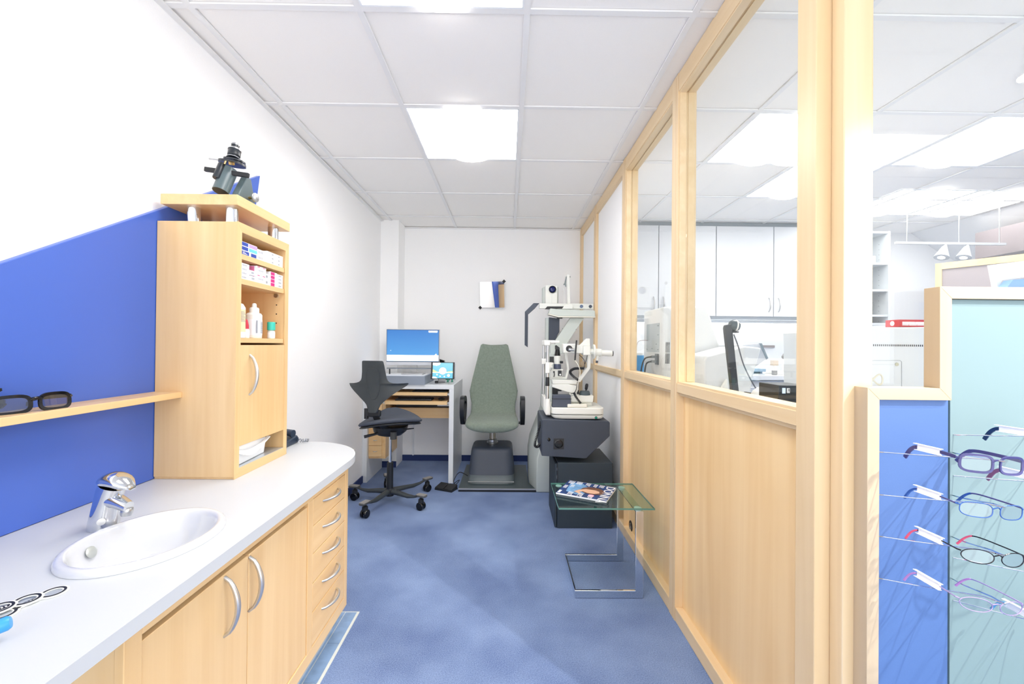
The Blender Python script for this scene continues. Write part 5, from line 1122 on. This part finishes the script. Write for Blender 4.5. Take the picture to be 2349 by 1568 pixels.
B().loft([sup(0.95, 3.16, 0.078, 0.07, 6, 28, z) for z in (0.9762 - 0.9, 0.10, 1.155, 1.17)]).build('canister_body', BLC, t, sharp=50); B().loft([sup(0.95, 3.16, 0.074, 0.066, 6, 28, z) for z in (1.17, 1.186)]).build('lid', WHITE2, t)
B().box(0.935, 0.965, 3.088, 3.0902, 1.05, 1.08).build('label', pm('canister_label', (30, 120, 196), 0.4), t)
B().box(0.88, 1.02, 3.1, 3.22, 0, 0.0762).build('foot', LG, t)
# lens edger with hooded screen
t = thing('lens_edger', (1.24, 2.42, 0.9002), 'white lens machine with hooded screen in the middle of the large pane', 'machine')
B().prism([(1.11, 0.9005), (1.105, 1.16), (1.12, 1.188), (1.33, 1.245), (1.43, 1.235), (1.38, 1.06), (1.36, 0.9005)], 'y', 2.32, 2.56).build('casing', MW, t, bevel=0.01, seg=3)
B().prism([(1.31, 1.25), (1.462, 1.262), (1.50, 1.175), (1.40, 1.10), (1.33, 1.10)], 'y', 2.38, 2.56).build('screen_hood', LW, t, bevel=0.003)
B().prism([(1.452, 1.262), (1.465, 1.262), (1.503, 1.175), (1.494, 1.168)], 'y', 2.375, 2.565).build('hood_edge', pm('edge_grey', (150, 162, 166), 0.4), t)
B().prism([(1.19, 0.9005), (1.195, 1.02), (1.225, 1.065), (1.235, 0.9005)], 'y', 2.29, 2.32).build('side_cover', WHITE2, t, bevel=0.01)
# black arm lamp
t = thing('magnifier_lamp', (1.12, 2.0, 0.9002), 'black upright arm with round camera head in front of the white lens machine', 'lamp')
B().prism([(1.085, 0.92), (1.08, 1.05), (1.046, 1.33), (1.05, 1.345), (1.078, 1.35), (1.082, 1.33), (1.115, 1.03), (1.135, 0.92)], 'y', 1.985, 2.01).build('arm', pm('arm_dark', (64, 68, 72), 0.25), t, bevel=0.003)
B().lathe([(0.001, 0.0), (0.020, 0.004), (0.028, 0.016), (0.029, 0.03), (0.022, 0.046), (0.001, 0.052)], (1.072, 2.0, 1.345), (1, 0, -0.12), 26).build('camera_head', pm('head_slate', (84, 98, 104), 0.2), t)
B().lathe([(0.0295, 0.026), (0.0300, 0.028), (0.0300, 0.032), (0.0290, 0.034)], (1.072, 2.0, 1.345), (1, 0, -0.12), 26, cap=False).build('head_ring', WHITE2, t)
B().box(1.078, 1.11, 1.98, 2.02, 1.308, 1.315).build('head_bracket', BLACK, t)
B().prism([(1.10, 0.945), (1.12, 0.975), (1.22, 1.0), (1.235, 1.0), (1.22, 0.98), (1.15, 0.945)], 'y', 1.97, 2.03).build('side_bracket', pm('bracket_grey', (110, 124, 128), 0.35), t, bevel=0.002)
B().box(1.13, 1.15, 1.965, 2.03, 0.99, 1.02).box(1.165, 1.175, 1.965, 2.03, 1.0, 1.02).build('bracket_clip', BLACK, t)
B().tube(bez([(1.085, 1.98, 1.30), (1.105, 1.975, 1.24), (1.13, 1.97, 1.15), (1.18, 1.965, 1.05), (1.235, 1.96, 0.98), (1.25, 1.96, 0.93)], 6), 0.003).build('cable', pm('cable_grey', (96, 100, 110), 0.5), t)
B().loft([sup(1.12, 2.0, 0.09, 0.07, 3, 28, z) for z in (0.9005, 0.92)]).build('foot', DARK, t)
B().tube([(1.075, 1.99, 1.01), (1.045, 1.985, 1.035)], 0.003).build('clip_rod', STEEL, t)
tag(B().lathe([(0.05, 0), (0.052, 0.08), (0.048, 0.12), (0.036, 0.148), (0.018, 0.162), (0.001, 0.166)], (1.112, 1.80, 0.9004), n=28).build('dome_cover', MW, loc=(1.112, 1.80, 0.9004)), 'white domed cover on the workbench beside the black arm', 'cover')
# black box with stickers
t = thing('label_printer', (1.03, 1.54, 0.9002), 'black box with two small white stickers beside the corner post', 'box')
B().box(0.988, 1.10, 1.50, 1.62, 0.9005, 1.102).build('casing', pm('box_black', (38, 42, 44), 0.4), t, bevel=0.002)
B().box(1.0, 1.012, 1.4985, 1.50, 1.072, 1.092).build('sticker', pm('sticker_pale_blue', (200, 220, 250), 0.4), t)
q = B().box(1.0175, 1.0275, 1.4985, 1.50, 1.074, 1.091).build('sticker', PAPER, t)
B().box(1.0188, 1.0262, 1.498, 1.4985, 1.0755, 1.0895).build('sticker_print', pm('sticker_dark', (70, 76, 80), 0.5), q); B().box(1.0198, 1.0252, 1.4975, 1.498, 1.0765, 1.079).box(1.0198, 1.0215, 1.4975, 1.498, 1.079, 1.0885).build('sticker_mark', PAPER, q)
# big machine at the corner
t = thing('lens_washer', (1.9, 2.1, 0.9002), 'large white machine with dotted vent line and round cornered door behind the display', 'machine')
B().prism([(1.63, 0.9005), (1.622, 1.32), (1.632, 1.334), (2.25, 1.347), (2.25, 0.9005)], 'y', 1.90, 2.43).build('casing', MATS['machine_white'], t, bevel=0.008, seg=3)
b = B()
for i in range(44): b.box(1.69 + 0.0095 * i, 1.6925 + 0.0095 * i, 1.898, 1.90, 1.249, 1.258)
b.build('vents', BLACK, t)
b = B(); pts = [(1.64, 0.93), (1.64, 1.182), (1.815, 1.184), (1.822, 1.178), (1.824, 0.93)]
b.tube([(x, 1.8985, z) for x, z in pts], 0.0008, 6).build('door_seam', pm('seam_grey', (170, 176, 180), 0.5), t)
q = B().box(1.65, 1.785, 1.896, 1.90, 0.94, 1.165).build('door', MATS['machine_white'], t, bevel=0.002)
b = B(); b.tube([(1.685 + 0.045 * math.sin(a) , 1.8955, 1.095 + 0.03 * math.sin(a) * math.cos(a) * 1.6) for a in [2 * PI * k / 40 for k in range(40)]], 0.0038, 8, closed=True).build('swirl_emblem', pm('emblem_gold', (226, 220, 196), 0.35), q)
B().lathe([(0.008, 0), (0.008, 0.002), (0.001, 0.002)], (1.80, 1.899, 1.166), (0, -1, 0), 18).build('round_badge', pm('badge_gold', (200, 196, 170), 0.35), t)
# red crate
t = thing('red_crate', (2.05, 2.09, 1.3475), 'red plastic crate with white boxes on top of the large white machine', 'crate')
RC = pm('crate_red', (190, 50, 60), 0.5)
b = B().box(1.955, 1.97, 2.05, 2.056, 1.348, 1.384).box(1.97, 2.24, 2.05, 2.056, 1.376, 1.384).box(1.97, 2.24, 2.05, 2.056, 1.348, 1.354).box(1.955, 1.961, 2.056, 2.12, 1.348, 1.384).box(1.955, 2.24, 2.12, 2.126, 1.348, 1.384).box(2.234, 2.24, 2.056, 2.12, 1.348, 1.384).box(1.961, 2.234, 2.056, 2.12, 1.348, 1.351)
b.build('crate_body', RC, t)
B().lathe([(0.012, 0), (0.001, 0.001)], (1.9546, 2.088, 1.366), (-1, 0, 0), 18).build('hand_hole', PAPER, t)
for k in range(5): tag(B().box(1.975 + 0.041 * k, 2.011 + 0.041 * k, 2.06, 2.115, 1.3512, 1.374).build('small_box', PAPER, loc=(1.993 + 0.041 * k, 2.09, 1.3512), bevel=0.002), ('first', 'second', 'third', 'fourth', 'fifth')[k] + ' small white box in the red crate, from the hand hole end', 'box', 'white boxes in the red crate')
# open shelf unit with glass ware
t = thing('shelf_unit', (3.4, 4.0, 1.46), 'white open shelf unit with pin holes seen beyond the corner post', 'shelf')
B().box(3.612, 3.632, 3.9, 4.4295, 1.461, 2.354).build('side_panel', LG, t); B().box(3.225, 3.245, 3.9, 4.4295, 1.461, 2.354).build('side_panel', LG, t)
b = B()
for z_ in (1.461, 1.54, 1.78, 2.035, 2.334): B().box(3.245, 3.612, 3.905, 4.4295, z_, z_ + 0.019).build('shelf', LG, t)
for i in range(16): B().cyl((3.6115, 4.0, 1.5 + 0.05 * i), 0.003, 0.0008, (-1, 0, 0), 6).build('pin_hole', BLACK, t)
CGL = glassy('clear_ware', (0.86, 0.90, 0.90), 0.18)
t = thing('glass_mug', (3.46, 3.98, 1.5595), 'glass mug with handle on the open shelf beyond the corner post', 'mug')
b = B().lathe([(0.045, 0), (0.048, 0.005), (0.048, 0.15), (0.044, 0.15), (0.044, 0.01), (0.001, 0.008)], (3.45, 3.98, 1.5595), n=24).build('cup', CGL, t)
B().tube(bez([(3.497, 3.98, 1.685), (3.535, 3.98, 1.68), (3.54, 3.98, 1.635), (3.525, 3.98, 1.60), (3.497, 3.98, 1.60)], 5), 0.007, 8).build('handle', CGL, t); B().cyl((3.45, 3.98, 1.57), 0.04, 0.10).build('contents', pm('amber_contents', (214, 176, 140), 0.4), t)
t = thing('glass_beaker', (3.47, 3.98, 1.7995), 'tall slim glass on the shelf above the glass mug', 'glass'); B().lathe([(0.022, 0), (0.024, 0.13), (0.022, 0.13), (0.02, 0.006), (0.001, 0.004)], (3.47, 3.98, 1.7995)).build('beaker', CGL, t)
for k in range(2): tag(B().lathe([(0.022, 0), (0.024, 0.004), (0.024, 0.07), (0.02, 0.075)], (3.47 + 0.06 * k, 3.98, 2.0545)).build('white_jar', CREAM, loc=(3.47 + 0.06 * k, 3.98, 2.0545)), ('ivory jar on the upper open shelf, next to the corner post', 'ivory jar on the upper open shelf, next to the pin holes')[k], 'jar', 'ivory jars on the upper shelf')
# reflection of a wood framed board, built as a solid standing panel
t = thing('reflected_board', (3.3, 2.85, 0), 'reflected wood framed grey board, built solid beyond the display', 'divider')
p0, p1 = Vector((3.13, 3.0, 0)), Vector((3.75, 2.05, 0)); d = (p1 - p0).normalized(); nn = Vector((d.y, -d.x, 0)); L = (p1 - p0).length
def dv(a0, a1, z0, z1, th, name, mat):
    b = B(); b.M = frameM(p0, d, (0, 0, 1)); b.box(L * a0, L * a1, z0, z1, -th, th); return b.build(name, mat, t)
dv(0, 0.03, 0, 1.86, 0.02, 'post', WZ); dv(0.97, 1, 0, 1.86, 0.02, 'post', WZ); dv(0.03, 0.97, 1.815, 1.86, 0.02, 'top_rail', WX); dv(0.03, 0.97, 0.05, 1.815, 0.01, 'felt_panel', pm('grey_felt', (150, 142, 146), 0.9, noise=0.1, scale=300))
# leaflets
t = thing('leaflet_holder', (2.3, 2.12, 1.3475), 'stack of white and blue leaflets propped on the white machine', 'leaflets')
B().box(2.13, 2.24, 2.1, 2.2, 1.3475, 1.35).build('base', LW, t)
t2 = thing('shelf_tower', (2.62, 2.0, 0), 'white shelf tower carrying the leaflets', 'shelf'); B().box(2.35, 2.9, 1.9, 2.3, 0, 1.53).build('body', LW, t2)
for k, (z0, z1, x0, m_, lab) in enumerate(((1.5305, 1.545, 2.37, 'blue_sheet', 'lower blue'), )):
    tag(B().prism([(2.385, 1.5306), (2.70, 1.5306), (2.70, 1.60), (2.42, 1.575)], 'y', 1.96, 2.0).build('folder', pm('folder_blue', (120, 170, 220), 0.4), loc=(2.5, 1.98, 1.5306)), 'light blue folder on the white shelf tower', 'folder')
tag(B().prism([(2.40, 1.5306), (2.375, 1.655), (2.72, 1.70), (2.72, 1.62), (2.42, 1.578)], 'y', 2.005, 2.03).build('paper_stack', PAPER, loc=(2.5, 2.02, 1.5306)), 'white papers standing behind the light blue folder', 'paper')
# reflections in the pane, built as solid beam, dark cabinet and track lights
struct(B().prism([(4.35, H - 0.0005), (5.19, H - 0.0005), (5.19, 2.05), (4.7, 2.25)], 'y', 0.5, 4.4295).build('beam', WALLG))
t = thing('reflected_dark_box', (4.5, 3.5, 2.06), 'reflected dark grey boxes, built solid below the sloping beam', 'cabinet'); B().box(4.31, 4.72, 3.1, 3.78, 2.07, 2.31).build('body', pm('smoke_grey', (112, 104, 108), 0.5), t); B().box(4.45, 4.5, 3.4, 3.45, 2.31, 2.40).build('hanger', STEEL, t)
t = thing('reflected_track', (3.75, 3.5, 2.1), 'reflected ceiling track with two white hot spotlights, built solid beyond the display', 'light')
B().box(3.3, 4.25, 3.49, 3.51, 2.13, 2.15).build('track', pm('track_grey', (176, 180, 186), 0.4), t)
for x in (3.4, 3.85, 4.2): B().cyl((x, 3.5, 2.15), 0.004, H - 2.151).build('suspension_rod', STEEL, t)
for x in (3.69, 3.88):
    q = B().lathe([(0.012, 0), (0.05, 0.12), (0.046, 0.122)], (x + 0.04, 3.5, 2.125), (-0.45, -0.15, -1), 24).build('spot_head', pm('spot_grey', (190, 196, 202), 0.4), t)
    B().lathe([(0.0458, 0.121), (0.001, 0.123)], (x + 0.04, 3.5, 2.125), (-0.45, -0.15, -1), 24).build('spot_lamp', emit('hot_lamp', (255, 255, 255), 6), q)
# small tools and test pieces on the back counter
rn = random.Random(11)
t = thing('instrument_tray', (2.26, 3.92, 0.9755), 'flat grey blue tray with papers on the back counter', 'tray'); B().box(2.12, 2.40, 3.84, 4.0, 0.9755, 0.99).build('tray', LG, t); B().box(2.10, 2.42, 3.86, 4.02, 1.01, 1.035).box(2.12, 2.14, 3.88, 4.0, 0.99, 1.01).box(2.38, 2.4, 3.88, 4.0, 0.99, 1.01).build('raised_lid', pm('tray_lid', (150, 176, 196), 0.4), t)
tag(B().box(2.62, 2.86, 4.41, 4.4295, 1.235, 1.26).build('tool_strip', pm('strip_steel', (178, 168, 160), 0.3, metal=0.6), loc=(2.74, 4.42, 1.235)), 'metal tool strip on the bright wall below the cabinets', 'tool strip')
t = thing('lensmeter', (2.72, 4.1, 0.9755), 'white lens measuring device with brown and grey details on the back counter', 'instrument')
B().box(2.62, 2.80, 4.0, 4.2, 0.9755, 1.0).build('base', WHITE2, t, bevel=0.003); B().prism([(2.74, 1.0), (2.79, 1.0), (2.80, 1.14), (2.86, 1.2), (2.84, 1.22), (2.75, 1.16)], 'y', 4.05, 4.12).build('column', WHITE2, t, bevel=0.003)
B().lathe([(0.026, 0), (0.022, 0.05), (0.012, 0.06)], (2.76, 4.08, 1.17), (-0.7, -0.3, -0.6), 20).build('ocular', pm('ocular_grey', (150, 146, 140), 0.4), t); B().box(2.60, 2.65, 4.03, 4.08, 1.06, 1.11).build('stage', pm('stage_tan', (196, 180, 160), 0.5), t); B().box(2.615, 2.635, 4.04, 4.06, 1.0, 1.06).build('stage_post', WHITE2, t)
for k, (x, c, lab) in enumerate(((2.56, (150, 150, 150), 'small grey pot on the back counter next to the tray'), (2.86, (60, 66, 80), 'small dark pot on the back counter beside the lens device'), (2.95, (170, 60, 60), 'small red pot on the back counter at the far side'))):
    tag(B().lathe([(0.02, 0), (0.024, 0.004), (0.024, 0.04), (0.02, 0.042)], (x, 3.95, 0.9755)).build('pot', pm('pot_%d' % k, c, 0.4), loc=(x, 3.95, 0.9755)), lab, 'pot')
